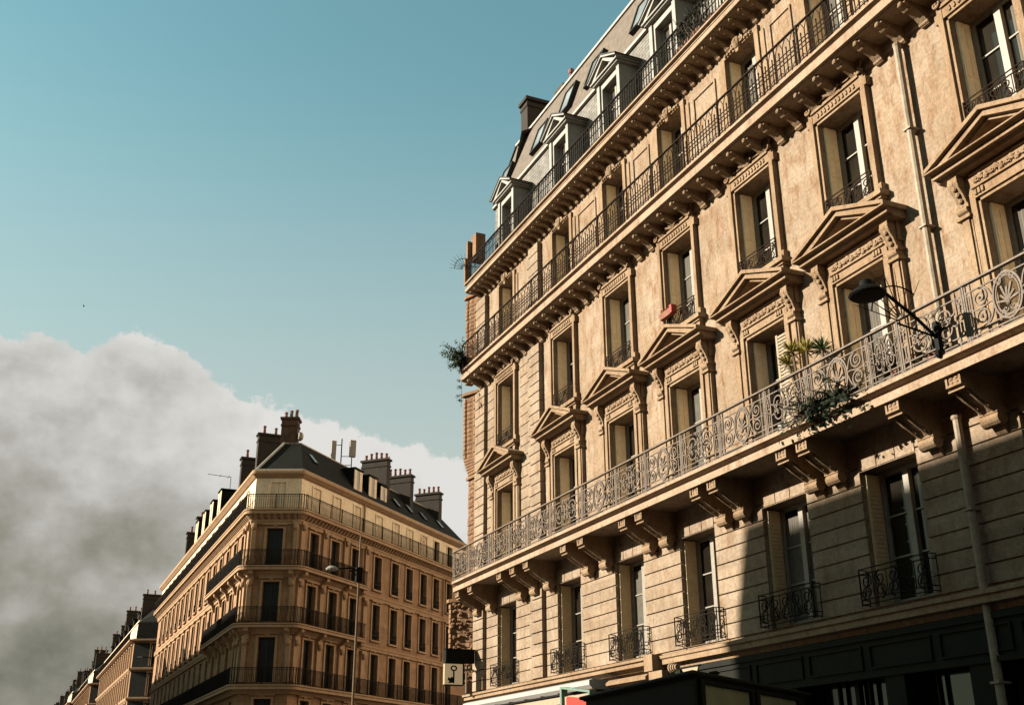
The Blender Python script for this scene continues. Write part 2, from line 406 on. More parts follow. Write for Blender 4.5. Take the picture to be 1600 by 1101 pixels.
def make_window(w, h, style, parent, pane, shutters=True, bars=3):
    """local origin: centre bottom of the opening on the wall plane; window set back by .40"""
    d = .40; f = MB()
    f.box(-w/2, -w/2+.06, d-.05, d+.03, 0, h); f.box(w/2-.06, w/2, d-.05, d+.03, 0, h)
    f.box(-w/2+.06, w/2-.06, d-.05, d+.03, h-.07, h); f.box(-w/2+.06, w/2-.06, d-.05, d+.03, 0, .12)
    f.box(-.065, .065, d-.07, d+.02, .12, h-.07)
    f.box(-w/2+.06, -w/2+.115, d-.03, d+.02, .12, h-.07); f.box(w/2-.115, w/2-.06, d-.03, d+.02, .12, h-.07)
    for k in range(1, bars):
        z = .12 + (h-.19)*k/bars
        f.box(-w/2+.115, -.065, d-.012, d+.018, z-.014, z+.014); f.box(.065, w/2-.115, d-.012, d+.018, z-.014, z+.014)
    o = f.build('window', M['white'], parent)
    g = MB(); g.box(-w/2+.05, w/2-.05, d+.022, d+.045, .05, h-.05); g.build('pane', pane, o)
    if shutters:
        for sx in (-1, 1):
            s = MB(); xa = sx*(w/2-.004); xb = sx*(w/2-.05)
            x0, x1 = min(xa, xb), max(xa, xb)
            s.box(x0, x1, .06, .34, .03, h-.03)
            xi = sx*(w/2-.062); y0, y1 = .09, .31
            if style == 'louvre':
                n = int((h-.2)/.075)
                for k in range(n):
                    z = .1 + k*.075
                    s.box(min(xb, xi), max(xb, xi), y0, y1, z, z+.042)
            else:
                for (a, b) in ((.12, h*.45), (h*.45+.1, h-.14)):
                    s.box(min(xb, xi), max(xb, xi), y0, .185, a, b); s.box(min(xb, xi), max(xb, xi), .215, y1, a, b)
            s.build('shutter', M['tan'] if style == 'louvre' else M['cream'], o)
    return o

# ================================================================== MAIN BUILDING
XW = 13.0; YC = 32.4
main = thing('apartment_building', 'tall tan limestone apartment building with pedimented windows and three rows of iron balconies', 'building', (XW, YC, 0), R(-90))
LEN = 30.0
cols = [YC-y for y in (30.0, 25.9, 22.7, 19.75, 16.7, 13.85, 10.35, 7.3)]
F1 = dict(w=1.38, z0=4.42, z1=6.72); F2 = dict(w=1.25, z0=7.62, z1=10.25); F3 = dict(w=1.25, z0=11.5, z1=13.75); F4 = dict(w=1.14, z0=14.78, z1=17.2)
def ops(F): return [(c-F['w']/2, c+F['w']/2, F['z0'], F['z1']) for c in cols]
allops = ops(F1)+ops(F2)+ops(F3)+ops(F4)
w = MB()
wall_sheet(w, 0, LEN, 4.0, 17.9, allops, .48)
w.quad((LEN,0,0),(LEN,14,0),(LEN,14,17.9),(LEN,0,17.9))
w.quad((0,14,0),(LEN,14,0),(LEN,14,17.9),(0,14,17.9)); w.quad((0,0,17.9),(LEN,0,17.9),(LEN,14,17.9),(0,14,17.9))
w.quad((0,.6,0),(LEN,.6,0),(LEN,.6,4.0),(0,.6,4.0)); w.quad((0,0,4.0),(LEN,0,4.0),(LEN,.6,4.0),(0,.6,4.0))
w.build('wall', M['wall'], main)
wg = MB(); wops = [(-37+3.0*k, -35.8+3.0*k, z, z+2.3) for k in range(12) for z in (1.0, 4.5, 7.8, 11.4, 14.8)]
wall_sheet(wg, -38, 0, 0, 17.9, wops, .3)
wgo = wg.build('side_street_wall', M['sidewall'], main, (0,0,0), R(314))
wr = MB(); wr.quad((-38,.3,17.9),(0,.3,17.9),(0,1.6,24.0),(-38,1.6,24.0)); wr.quad((-38,1.6,24),(0,1.6,24),(0,6,24.6),(-38,6,24.6)); wr.build('side_street_roof', M['mansard'], wgo)
wm = MB()
for (a, b, c_, d_) in wops: wm.box(a, b, .28, .30, c_, d_)
wm.build('side_street_windows', M['pane'], wgo)['kind'] = 'stuff'
ru = MB()
rust(ru, .86, 4.2, 4.40, 7.10, ops(F1), .30); rust(ru, 5.12, LEN, 4.40, 7.10, ops(F1), .30)
for F in (F2, F3):
    z0, z1 = (7.62, 11.2) if F is F2 else (11.2, 14.05)
    rust(ru, .86, 4.2, z0, z1, [(c-F['w']/2-.40, c+F['w']/2+.40, F['z0']-.4, F['z1']+.95) for c in cols], .32)
ru.build('rusticated_courses', M['wallp'], main)
for (a, b) in ((0, .8), (4.25, 5.05)):
    qn = MB()
    for (z0, z1) in ((4.40, 7.10), (7.62, 14.0), (14.75, 17.35)):
        n = round((z1-z0)/.31); h = (z1-z0)/n
        for k in range(n):
            t = .12 if k % 2 else 0
            qn.box(a + (t if a > 0 else 0), b, -.15, 0, z0+k*h+.018, z0+(k+1)*h-.018, back=False)
    qn.box(a, b-.01, -.075, -.001, 4.40, 7.1); qn.box(a, b-.01, -.075, -.001, 7.62, 14.0); qn.box(a, b-.01, -.075, -.001, 14.75, 17.35)
    qn.build('quoins', M['wallp'], main)
# corner pier: toothed stack of rough blocks seen edge-on against the sky
cp = MB()
def pier(z0, z1, p, step=.15):
    n = int((z1-z0)/step)
    for k in range(n):
        z = z0 + k*step; j = .05 if k % 2 else 0.0; q = p + random.uniform(-.012, .012)
        f = lambda t: q*t + .015
        cp.prism([(0, .02), (0, -.02), (-.16, -f(.22)-j), (-.30, -f(.42)+.02), (-.42-j, -f(.58)-.02-j*.6), (-.56, -f(.75)), (-.60, -f(1)), (-.76, -f(1)), (-.76, .02)], z+.012, z+step-.012, 'z')
    cp.prism([(0,.01),(-.60,-p*.8),(-.74,-p*.85),(-.74,.01)], z0, z1, 'z')
pier(14.55, 17.75, .22); pier(11.9, 14.1, .26); pier(7.7, 11.2, .05); pier(4.7, 7.15, .66)
for (z, p) in ((17.75,.30), (14.1,.34), (11.2,.14), (7.15,.74)): cp.prism([(0,.02),(0,-.05),(-.6,-p),(-.80,-p),(-.80,.02)], z, z+.1, 'z')
for k in range(6): cp.prism([(0,.02),(0,-.03),(-.58,-.24+k*.03),(-.76,-.24+k*.03),(-.76,.02)], 11.9-(k+1)*.09, 11.9-k*.09-.01, 'z')
for k in range(60):
    z = random.uniform(4.7, 7.1); t = random.uniform(.1, .95)
    cp.ball((-.6*t, -.66*t-.02, z), .07, .06, .05, 6, 4)
cp.build('corner_pier', M['rubble'], main)
# cornices and balconies
def slab(name, prof, x0, x1, mat='fascia'): return MB().prism(prof, x0, x1, 'x').build(name, M[mat], main)
slabA = slab('balcony_slab', [(0,7.36),(-.86,7.36),(-.90,7.31),(-.95,7.31),(-.95,7.445),(-.85,7.46),(-.85,7.525),(-.93,7.54),(-1.0,7.55),(-1.0,7.615),(0,7.62)], .32, LEN)
slabB = slab('balcony_slab', [(0,14.10),(-.05,14.12),(-.07,14.31),(-.62,14.335),(-.64,14.36),(-.70,14.36),(-.70,14.545),(-.60,14.56),(-.60,14.61),(-.68,14.63),(-.74,14.64),(-.74,14.70),(0,14.72)], .06, LEN)
slabC = slab('balcony_slab', [(0,17.48),(-.05,17.5),(-.07,17.60),(-.53,17.625),(-.55,17.65),(-.60,17.65),(-.60,17.77),(-.53,17.78),(-.53,17.83),(-.57,17.84),(-.57,17.87),(-.53,17.88),(-.53,17.90),(-.64,17.91),(-.64,17.96),(0,17.98)], .06, LEN)
# modillions
def modillion(s, wd, p, z0, z1):
    mb = MB(); h = z1-z0
    prof = [(0,z1),(-p,z1),(-p,z1-h*.16),(-p*.86,z1-h*.26),(-p*.60,z1-h*.40),(-p*.36,z1-h*.60),(-p*.20,z1-h*.82),(-p*.12,z0),(0,z0)]
    mb.prism(prof, -wd/2, wd/2, 'x')
    mb.ball((0,-p-.015,z1-h*.17), wd*.30, .045, h*.15, 8, 5)
    mb.lathe([(h*.15,-wd*.56),(h*.15,wd*.56)], 10, (0,-p*.72,z1-h*.22), 'x')
    mb.lathe([(h*.10,-wd*.56),(h*.10,wd*.56)], 10, (0,-p*.14,z0+h*.14), 'x')
    return mb
proto = None
k = 0; x = .45
while x < LEN-.3:
    if proto is None: proto = modillion(0, .185, .56, 13.99, 14.335).build('modillion', M['trim'], main, (x,0,0))
    elif x < 24.6: copy_tree(proto, main, (x,0,0))
    x += .585
proto = None; x = .32
while x < 20.5:
    if proto is None: proto = modillion(0, .13, .46, 17.38, 17.62).build('modillion', M['trim'], main, (x,0,0))
    else: copy_tree(proto, main, (x,0,0))
    x += .365
# big balcony corbels
def corbel():
    mb = MB(); wd = .30
    prof = [(0,7.36),(-.87,7.36),(-.87,7.14),(-.80,7.10),(-.72,7.06),(-.58,6.96),(-.40,6.88),(-.30,6.80),(-.27,6.74),(0,6.70)]
    mb.prism(prof, -wd/2, wd/2, 'x')
    mb.box(-wd/2-.02, wd/2+.02, -.89, -.70, 7.335, 7.36)
    for a, b, c, d in ((-wd/2, -wd/2+.04, 7.14, 7.33), (wd/2-.04, wd/2, 7.14, 7.33), (-wd/2+.04, wd/2-.04, 7.29, 7.33), (-wd/2+.04, wd/2-.04, 7.14, 7.175)):
        mb.box(a, b, -.893, -.868, c, d)
    for qx, qz in ((-.05,-.035), (.05,-.035), (-.05,.035), (.05,.035)): mb.ball((qx, -.87, 7.232+qz), .04, .022, .028, 8, 4)
    mb.box(-wd/2-.01, wd/2+.01, -.85, -.70, 7.075, 7.10)
    mb.lathe([(.105,-.17),(.105,.17)], 12, (0,-.20,6.70), 'x')
    mb.box(-wd/2-.03, wd/2+.03, -.30, -.0, 6.78, 6.86)
    mb.prism([(0,6.64),(-.16,6.62),(-.07,6.50),(0,6.46)], -.10, .10, 'x')
    for q in (-.1, .1): mb.tube([(q,-.80,7.09),(q,-.56,6.94),(q,-.34,6.82)], .02)
    return mb
c0 = None
for y in (31.9, 30.85, 28.6, 27.68, 26.78, 24.5, 23.56, 21.47, 20.72, 18.45, 17.82, 15.55, 14.96, 12.66, 11.36, 9.3, 8.4):
    if c0 is None: c0 = corbel().build('corbel', M['trim'], main, (YC-y,0,0))
    else: copy_tree(c0, main, (YC-y,0,0))
# balcony railings
rA = MB(); yA = -.95; zA = 7.66; hA = .86
rA.box(.32, LEN, yA-.035, yA+.035, zA+hA, zA+hA+.03); rA.box(.32, LEN, yA-.02, yA+.02, zA-.04, zA-.01)
rA.tube([(.32,yA,zA-.04),(.32,yA,zA+hA)], .02); rA.tube([(.32,yA,zA+hA+.01),(.32,0,zA+hA+.01)], .02); rA.tube([(.32,yA,zA),(.32,0,zA)], .014)
for q in range(7): rA.tube([(.32,yA+.13*q+.06,zA),(.32,yA+.13*q+.06,zA+hA)], .010)
posts = [.32, 1.65, 3.22, 4.72, 5.95, 7.35, 9.15, 10.85, 12.2, 13.68, 15.1, 16.62, 17.85, 19.45, 20.16, 21.55, 23.1, 24.4, 26.0, 27.3]
for x in posts: rA.tube([(x,yA,zA-.04),(x,yA,zA+hA)], .021)
railA = rA.build('balcony_railing', M['iron'], main)
kinds = ['s','m','s','s','m','s','m','s','m','s','m','s','m','s','s','m','s','m','s']
kinds = ['s','m','s','s','m','s','m','s','m','s','m','s','m','s','s','m','s','m','s']
cache = {}
for i in range(len(posts)-1):
    wd = posts[i+1]-posts[i]; kd = kinds[i] if wd > 1.0 else 's'
    me = (medallion_panel(1.5, hA-.02) if kd == 'm' else scroll_panel(1.2, hA-.02)) if kd not in cache else None
    if me: cache[kd] = me.build('railing_panel', M['iron'], railA, (posts[i]+.02, yA, zA)); o = cache[kd]
    else: o = cache[kd].copy(); COL.objects.link(o); o.parent = railA; o.location = (posts[i]+.02, yA, zA)
    o.scale = ((wd-.04)/(1.5 if kd == 'm' else 1.2), 1, 1)
rB = MB(); bar_railing(rB, .1, LEN-3, 14.76, .86, -.68); rB.tube([(.1,-.68,15.62),(.1,0,15.62)], .014); rB.build('balcony_railing', M['biron'], main)
rC = MB(); bar_railing(rC, .1, LEN-5, 18.0, .70, -.57, .125, False); rC.tube([(.1,-.57,18.70),(.1,0,18.70)], .014); rC.build('balcony_railing', M['diron'], main)

# windows + surrounds, floor by floor
def scroll_orn(mb, x, z, y, r, sg=1):
    mb.lathe([(r,y-.05),(r*.9,y-.07),(r*.9,y+.02)], 10, (x,0,z), 'y'); mb.tube(spiral(x, z, r*1.3, R(90), 1.2, sg, 14, y-.05), r*.3)
# F1
p1 = None; g1 = None
for i, c in enumerate(cols):
    if p1 is None:
        p1 = make_window(F1['w'], F1['z1']-F1['z0'], 'louvre', main, M['pane']); p1.location = (c,0,F1['z0'])
        g1 = guard_mesh(1.6, .60, .17).build('window_guard', M['diron'], main, (c-.8,-.041,4.44))
    else:
        copy_tree(p1, main, (c,0,F1['z0'])); copy_tree(g1, main, (c-.8,-.041,4.44))
lint = MB()
for k in range(3):
    a = -F1['w']/2 + F1['w']*k/3; lint.box(a+.012, a+F1['w']/3-.012, -.055, -.001, 6.735, 7.02)
lint.box(-F1['w']/2, F1['w']/2, -.02, -.001, 6.735, 7.02)
l0 = lint.build('flat_arch', M['wallp'], main, (cols[0],0,0))
for c in cols[1:]: copy_tree(l0, main, (c,0,0))
# F2 with pediments
def surround2():
    mb = MB(); w2 = F2['w']/2; zb, zt = 0, F2['z1']-F2['z0']
    for s in (-1, 1):
        def bx(a, b, y0, y1, z0, z1): mb.box(min(s*a, s*b), max(s*a, s*b), y0, y1, z0, z1)
        bx(w2, w2+.06, -.09, 0, zb, zt); bx(w2+.06, w2+.17, -.13, 0, zb, zt+.17)
        bx(w2+.21, w2+.43, -.10, 0, zb, zt-.02); bx(w2+.25, w2+.39, -.13, -.10, zb+.3, zt-.12)
        bx(w2+.19, w2+.45, -.16, 0, zt-.02, zt+.05)
    mb.box(-w2, w2, -.09, 0, zt, zt+.06); mb.box(-w2-.06, w2+.06, -.13, 0, zt+.06, zt+.17)
    mb.box(-w2-.45, w2+.45, -.11, 0, zt+.17, zt+.55)
    mb.box(-w2-.10, w2+.10, -.15, -.11, zt+.23, zt+.26); mb.box(-w2-.10, w2+.10, -.15, -.11, zt+.47, zt+.50)
    for k in range(13):
        x = (k-6)*.105; mb.ball((x, -.115, zt+.365 + .03*math.sin(k*2.1)), .062, .045, .062, 7, 4)
        mb.tube(spiral(x+.04, zt+.36, .05, k, 1, 1 if k % 2 else -1, 8, -.14), .014)
    for k in (-1, 1):
        for q in range(3): mb.box(k*(w2-.06)-.1+q*.07, k*(w2-.06)-.1+q*.07+.045, -.16, -.13, zt+.10, zt+.19)
    return mb
def console2():
    mb = MB(); z1 = F2['z1']-F2['z0']+.52; z0 = z1-.66
    prof = [(0,z1),(-.28,z1),(-.30,z1-.10),(-.27,z1-.19),(-.20,z1-.30),(-.15,z1-.42),(-.13,z1-.56),(-.15,z1-.62),(-.09,z0),(0,z0)]
    mb.prism(prof, -.095, .095, 'x')
    mb.lathe([(.09,-.105),(.09,.105)], 10, (0,-.21,z1-.11), 'x'); mb.lathe([(.06,-.105),(.06,.105)], 10, (0,-.13,z0+.09), 'x')
    for k in range(5): mb.ball((0, (-.285,-.27,-.225,-.18,-.15)[k], z1-.1-.1*k), .05, .025, .05, 6, 4)
    mb.box(-.14, .14, -.18, 0, z0-.06, z0)
    return mb
def pediment():
    mb = MB(); hw = 1.27; zt = F2['z1']-F2['z0']
    z0 = zt+.53
    mb.prism([(0,z0),(-.30,z0),(-.34,z0+.05),(-.42,z0+.05),(-.42,z0+.12),(-.46,z0+.13),(-.46,z0+.17),(0,z0+.19)], -hw+.06, hw-.06, 'x')
    zb = z0+.17; pk = .50
    for s in (-1, 1):
        mb.prism([(s*hw,zb-.01),(s*hw,zb+.06),(0,zb+pk+.06),(0,zb+pk-.02)], -.54, 0, 'y')
        mb.prism([(s*(hw-.1),zb),(0,zb+pk-.02),(0,zb+pk-.12),(s*(hw-.36),zb)], -.47, 0, 'y')
        mb.prism([(s*(hw-.36),zb),(0,zb+pk-.12),(0,zb+pk-.17),(s*(hw-.5),zb)], -.37, 0, 'y')
    mb.prism([(-hw+.3,zb),(hw-.3,zb),(0,zb+pk-.1)], -.14, 0, 'y')
    mb.box(-hw, hw, -.54, 0, zb-.03, zb-.005)
    return mb
p2 = s2 = None
for i, c in enumerate(cols):
    if p2 is None:
        p2 = make_window(F2['w'], F2['z1']-F2['z0'], 'panel', main, M['pane']); p2.location = (c,0,F2['z0'])
        s2 = surround2().build('window_surround', M['trim'], main, (c,0,F2['z0']))
        pediment().build('pediment', M['trim'], s2)
        for q in (-1, 1): console2().build('console', M['trim'], s2, (q*(F2['w']/2+.32),0,0))
    else:
        copy_tree(p2, main, (c,0,F2['z0'])); copy_tree(s2, main, (c,0,F2['z0']))
op = MB(); op.box(F2['w']/2-.56, F2['w']/2-.50, .10, .14, .05, 2.5); op.box(F2['w']/2-.07, F2['w']/2-.01, .10, .14, .05, 2.5)
for k in range(34): op.box(F2['w']/2-.50, F2['w']/2-.07, .105, .135, .08+k*.071, .08+k*.071+.045)
op.build('shutter', M['flap'], main, (cols[4],0,F2['z0']))
# F3
def surround3():
    mb = MB(); w2 = F3['w']/2; h = F3['z1']-F3['z0']
    for s in (-1, 1):
        def bx(a, b, y0, y1, z0, z1): mb.box(min(s*a, s*b), max(s*a, s*b), y0, y1, z0, z1)
        bx(w2, w2+.07, -.07, 0, 0, h); bx(w2+.07, w2+.18, -.12, 0, -.10, h+.30)
        bx(w2+.18, w2+.24, -.12, 0, h+.02, h+.20); bx(w2+.18, w2+.25, -.12, 0, -.1, .16)
        scroll_orn(mb, s*(w2+.13), h+.36, -.12, .075, s)
        for k in range(3): mb.tube([(s*(w2+.13),-.12,h+.42), (s*(w2+.05+.09*k),-.17,h+.55-.02*k)], .022)
    mb.box(-w2, w2, -.07, 0, h, h+.06); mb.box(-w2-.07, w2+.07, -.11, 0, h+.06, h+.26); mb.box(-w2-.07, w2+.07, -.15, 0, h+.26, h+.32)
    for k in range(11):
        x = (k-5)*.105; mb.prism([(x-.035,h+.20),(x+.01,h+.21),(x+.035,h+.12),(x-.01,h+.10)], -.135, -.108, 'y')
    # shell ornament above, in the cornice shade
    for k in range(5): mb.tube([(0,-.14,h+.33), ((k-2)*.11,-.2,h+.46-abs(k-2)*.03)], .03, 5)
    for s in (-1, 1): mb.tube(bez((s*.1,h+.34), (s*.25,h+.46), (s*.4,h+.32), (s*.5,h+.40), 8, -.15), .022)
    mb.box(-w2-.30, w2+.30, -.22, 0, -.10, 0); mb.box(-w2-.24, w2+.24, -.16, 0, -.15, -.10)
    for s in (-1, 1): mb.prism([(s*(w2+.2),-.15),(s*(w2+.02),-.15),(s*(w2+.06),-.32),(s*(w2+.16),-.32)], -.12, 0, 'y')
    return mb
p3 = s3 = g3 = None
for i, c in enumerate(cols):
    if p3 is None:
        p3 = make_window(F3['w'], F3['z1']-F3['z0'], 'panel', main, M['pane']); p3.location = (c,0,F3['z0'])
        s3 = surround3().build('window_surround', M['trim'], main, (c,0,F3['z0']))
        g3 = guard_mesh(F3['w']-.02, .52, .10).build('window_guard', M['biron'], main, (c-F3['w']/2+.01,0,F3['z0']+.03))
    else:
        copy_tree(p3, main, (c,0,F3['z0'])); copy_tree(s3, main, (c,0,F3['z0'])); copy_tree(g3, main, (c-F3['w']/2+.01,0,F3['z0']+.03))
# F4
def surround4():
    mb = MB(); w2 = F4['w']/2; h = F4['z1']-F4['z0']
    for s in (-1, 1):
        mb.box(min(s*w2, s*(w2+.14)), max(s*w2, s*(w2+.14)), -.07, 0, 0, h+.10)
        mb.box(min(s*(w2+.16), s*(w2+.30)), max(s*(w2+.16), s*(w2+.30)), -.03, 0, 0, h-.1)
    mb.box(-w2, w2, -.07, 0, h, h+.10)
    return mb
def cartouche():
    mb = MB(); h = F4['z1']-F4['z0']
    mb.ball((0,-.10,h+.10), .13, .10, .16, 10, 6)
    for s in (-1, 1):
        mb.tube(spiral(s*.17, h+.12, .09, R(90), 1.3, s, 16, -.10), .035)
        mb.tube(bez((s*.22,h+.08), (s*.36,h+.16), (s*.42,h+.0), (s*.52,h+.08), 8, -.07), .03)
        for k in range(3): mb.ball((s*(.28+.1*k), -.08, h+.05), .05, .05, .045, 6, 4)
    mb.prism([(-.07,h+.0),(.07,h+.0),(.045,h-.14),(-.045,h-.14)], -.12, 0, 'y')
    mb.ball((0,-.17,h+.12), .06, .05, .08, 8, 5)
    return mb
p4 = s4 = None
for i, c in enumerate(cols):
    if p4 is None:
        p4 = make_window(F4['w'], F4['z1']-F4['z0'], 'panel', main, M['pane']); p4.location = (c,0,F4['z0'])
        s4 = surround4().build('window_surround', M['trim'], main, (c,0,F4['z0'])); cartouche().build('cartouche', M['trim'], s4)
    else:
        copy_tree(p4, main, (c,0,F4['z0'])); copy_tree(s4, main, (c,0,F4['z0']))
for i in range(len(cols)-1):
    a, b = cols[i]+1.05, cols[i+1]-1.05
    if i == 0: b = 3.62
    if b-a < .3: continue
    pn = MB(); pn.box(a, a+.05, -.035, -.001, 14.75, 17.05); pn.box(b-.05, b, -.035, -.001, 14.75, 17.05); pn.box(a+.05, b-.05, -.035, -.001, 17.0, 17.05)
    pn.build('wall_panel', M['wall'], main)

# curtains behind the glazing bars of some windows
rc = random.Random(4); ci = 0
for (F, idx) in ((F1, (1, 2, 4)), (F2, (0, 3, 5, 6)), (F3, (0, 2, 3, 5, 6)), (F4, (1, 2, 4, 5, 6))):
    for i in idx:
        h = F['z1']-F['z0']-.2; cu = MB(); w2 = F['w']/2-.12; a, b = rc.choice(((-w2, -.08), (.08, w2), (-w2, w2), (.2, w2)))
        n = max(3, int((b-a)/.07))
        for k in range(n):
            x0, x1 = a+(b-a)*k/n, a+(b-a)*(k+1)/n; xm = (x0+x1)/2; zl = .12 if rc.random() < .75 else h*.45
            cu.quad((x0,.421,.12),(xm,.405,.12),(xm,.405,h),(x0,.421,h)); cu.quad((xm,.405,.12),(x1,.421,.12),(x1,.421,h),(xm,.405,h))
        cu.build('curtain', M['curt'], main, (cols[i],0,F['z0']))
# attic storey, mansard, dormers, skylights, chimneys
at = MB(); AT0, AT1 = .46, .56
at.quad((.05,AT0,17.9),(LEN,AT0,17.9),(LEN,AT1,21.22),(.05,AT1,21.22)); at.quad((.05,AT0,17.9),(.05,AT1,21.22),(.05,13,21.22),(.05,13,17.9))
at.build('attic_wall', M['tile'], main)
ms = MB(); MZ0, MZ1, MY0, MY1 = 21.29, 24.10, .54, 1.45
ms.quad((0,MY0,MZ0),(LEN,MY0,MZ0),(LEN,MY1,MZ1),(0,MY1,MZ1)); ms.quad((0,MY1,MZ1),(LEN,MY1,MZ1),(LEN,8,25.2),(0,8,25.2))
ms.add([(0,MY0,MZ0),(0,MY1,MZ1),(0,8,25.2),(0,14,20.8)], [(0,1,2,3)]); ms.quad((0,8,25.2),(LEN,8,25.2),(LEN,14,20.8),(0,14,20.8))
mans = ms.build('mansard_roof', M['mansard'], main)
zf = MB(); zf.box(-.02, LEN, AT1-.10, AT1+.06, 21.20, 21.29); zf.box(-.02, LEN, MY1-.07, MY1+.12, MZ1-.02, MZ1+.07)
zf.build('roof_flashing', M['zinc'], main)
for k in range(14):
    pass
hk = MB()
for k in range(18): hk.box(1+k*1.6, 1.2+k*1.6, MY1-.05, MY1+.06, MZ1+.07, MZ1+.12)
hk.box(-.06, .0, MY0-.05, MY0+.15, MZ0-.1, MZ0+.3); hk.tube([(-.02,MY0-.03,MZ0),(-.02,MY1-.03,MZ1)], .05)
hk.build('roof_edge_trim', M['dzinc'], main)
def dormer():
    d = MB(); hw = .62; zt = 20.42-17.98; y0 = -.02; wo = .42
    d.box(-hw, -wo, y0, .9, 0, zt); d.box(wo, hw, y0, .9, 0, zt); d.box(-wo, wo, y0, .9, zt-.22, zt)
    d.box(-hw-.03, -wo-.08, y0-.05, y0, 0, zt-.05); d.box(wo+.08, hw+.03, y0-.05, y0, 0, zt-.05)
    d.box(-hw-.10, hw+.10, y0-.14, .9, zt, zt+.05); d.box(-hw-.16, hw+.16, y0-.2, .9, zt+.05, zt+.10)
    for s in (-1, 1):
        d.prism([(s*(hw+.2),zt+.10),(s*(hw+.2),zt+.17),(0,zt+.62),(0,zt+.54)], y0-.26, 1.2, 'y')
        d.prism([(s*(hw+.05),zt+.10),(0,zt+.54),(0,zt+.46),(s*(hw-.15),zt+.10)], y0-.2, .6, 'y')
    d.prism([(-hw,zt+.1),(hw,zt+.1),(0,zt+.5)], y0-.03, .5, 'y')
    return d
def dormer_window(par):
    f = MB(); wo = .42; h = 20.42-17.98-.22; d = .22
    for (a, b) in ((-wo,-wo+.07), (wo-.07,wo), (-.05,.05)): f.box(a, b, d-.04, d+.03, 0, h)
    f.box(-wo+.07, wo-.07, d-.04, d+.03, h-.07, h); f.box(-wo+.07, wo-.07, d-.04, d+.03, 0, .25)
    for z in (.9, 1.55): f.box(-wo+.07, wo-.07, d-.01, d+.02, z-.015, z+.015)
    o = f.build('window', M['white'], par); MB().box(-wo+.03, wo-.03, d+.025, d+.05, .05, h-.03).build('pane', M['paneb'], o); return o
D0 = None
for c in cols[:7]:
    if D0 is None:
        D0 = dormer().build('dormer', M['dorm'], main, (c,0,17.98)); dormer_window(D0)
        fl = MB()
        for s in (-1, 1): fl.prism([(s*.80,2.60),(s*.90,2.57),(0,3.10),(0,3.05)], -.30, 1.3, 'y')
        fl.build('dormer_roof', M['dzinc'], D0)
    else: copy_tree(D0, main, (c,0,17.98))
ang = math.atan2(MY1-MY0, MZ1-MZ0)
def skylight():
    mb = MB(); w_, h_, t = .80, 1.15, .16
    for (a, b, c, d) in ((-w_/2,-w_/2+.07,0,h_), (w_/2-.07,w_/2,0,h_), (-w_/2+.07,w_/2-.07,0,.07), (-w_/2+.07,w_/2-.07,h_-.07,h_)): mb.box(a, b, -t, .02, c, d)
    return mb
S0 = None
for y, z in ((32.0, 21.75), (29.0, 21.75), (27.0, 22.0), (25.0, 21.85), (22.1, 21.85), (18.7, 21.85)):
    fy = MY0 + (z-MZ0)*math.tan(ang)
    if S0 is None:
        S0 = skylight().build('skylight', M['dzinc'], main, (YC-y, fy, z)); S0.rotation_euler = (-ang,0,0)
        MB().box(-.33, .33, -.12, -.09, .07, 1.08).build('pane', M['skyglass'], S0)
    else:
        o = copy_tree(S0, main, (YC-y, fy, z))
def chimney(par, x0, x1, y0, y1, z0, z1, pots, mat='cstone', potmat='terra', cap=.08, loc=None, rz=0):
    c = MB(); c.box(x0, x1, y0, y1, z0, z1); c.box(x0-cap, x1+cap, y0-cap, y1+cap, z1, z1+.14); c.box(x0-cap*.4, x1+cap*.4, y0-cap*.4, y1+cap*.4, z1-.25, z1-.12)
    o = c.build('chimney', M[mat], par, loc or (0,0,0), rz)
    for (px, py, h) in pots:
        MB().lathe([(.13,0),(.12,h*.1),(.09,h*.8),(.12,h*.82),(.12,h)], 10).build('chimney_pot', M[potmat], o, (px,py,z1+.14))
    return o
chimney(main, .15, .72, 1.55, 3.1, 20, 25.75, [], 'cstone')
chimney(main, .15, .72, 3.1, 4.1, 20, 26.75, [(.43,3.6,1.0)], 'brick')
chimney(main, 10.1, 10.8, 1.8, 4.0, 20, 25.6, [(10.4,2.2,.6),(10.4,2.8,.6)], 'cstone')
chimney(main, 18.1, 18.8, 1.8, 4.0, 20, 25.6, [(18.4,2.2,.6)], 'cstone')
# fan guard on the top and main balcony
def fan(cx, cy, cz, r0, r1, a0, a1, n):
    mb = MB()
    P = lambda r, a: (cx, cy - r*math.cos(a), cz + r*math.sin(a))
    mb.tube([P(r0, a0+(a1-a0)*i/20) for i in range(21)], .013); mb.tube([P(r0*.45, a0+(a1-a0)*i/14) for i in range(15)], .010)
    for i in range(n):
        a = a0+(a1-a0)*i/(n-1); mb.tube([P(.12, a), P(r1, a)], .011, 4, r1=.004)
    return mb
fan(20.3, -.95, 8.45, .62, .95, R(8), R(120), 8).build('fan_guard', M['diron'], main)
fan(.06, -.57, 18.55, .42, .62, R(-5), R(100), 8).build('fan_guard', M['diron'], main)
es = MB(); es.box(.0, .12, -.62, -.5, 18.0, 18.95); es.box(-.05, .4, -.34, .02, 18.9, 19.9); es.box(-.1, .02, -.5, -.36, 18.0, 19.7); es.build('end_pier', M['rubble'], main)
# drainpipe
dp = MB()
dp.tube([(20.3,-.15,7.62),(20.3,-.15,13.98)], .065, 10); dp.tube([(20.3,-.15,0.2),(20.3,-.15,6.98)], .065, 10); dp.ball((20.3,-.15,6.98), .09, .09, .07, 10, 6); dp.ball((20.3,-.15,13.98), .08, .08, .06, 10, 6)
for z in (1.2, 3, 5.5, 8.6, 10.3, 12.2): dp.box(20.215, 20.385, -.235, 0, z, z+.035)
dp.build('drainpipe', M['pipe'], main, smooth=False)
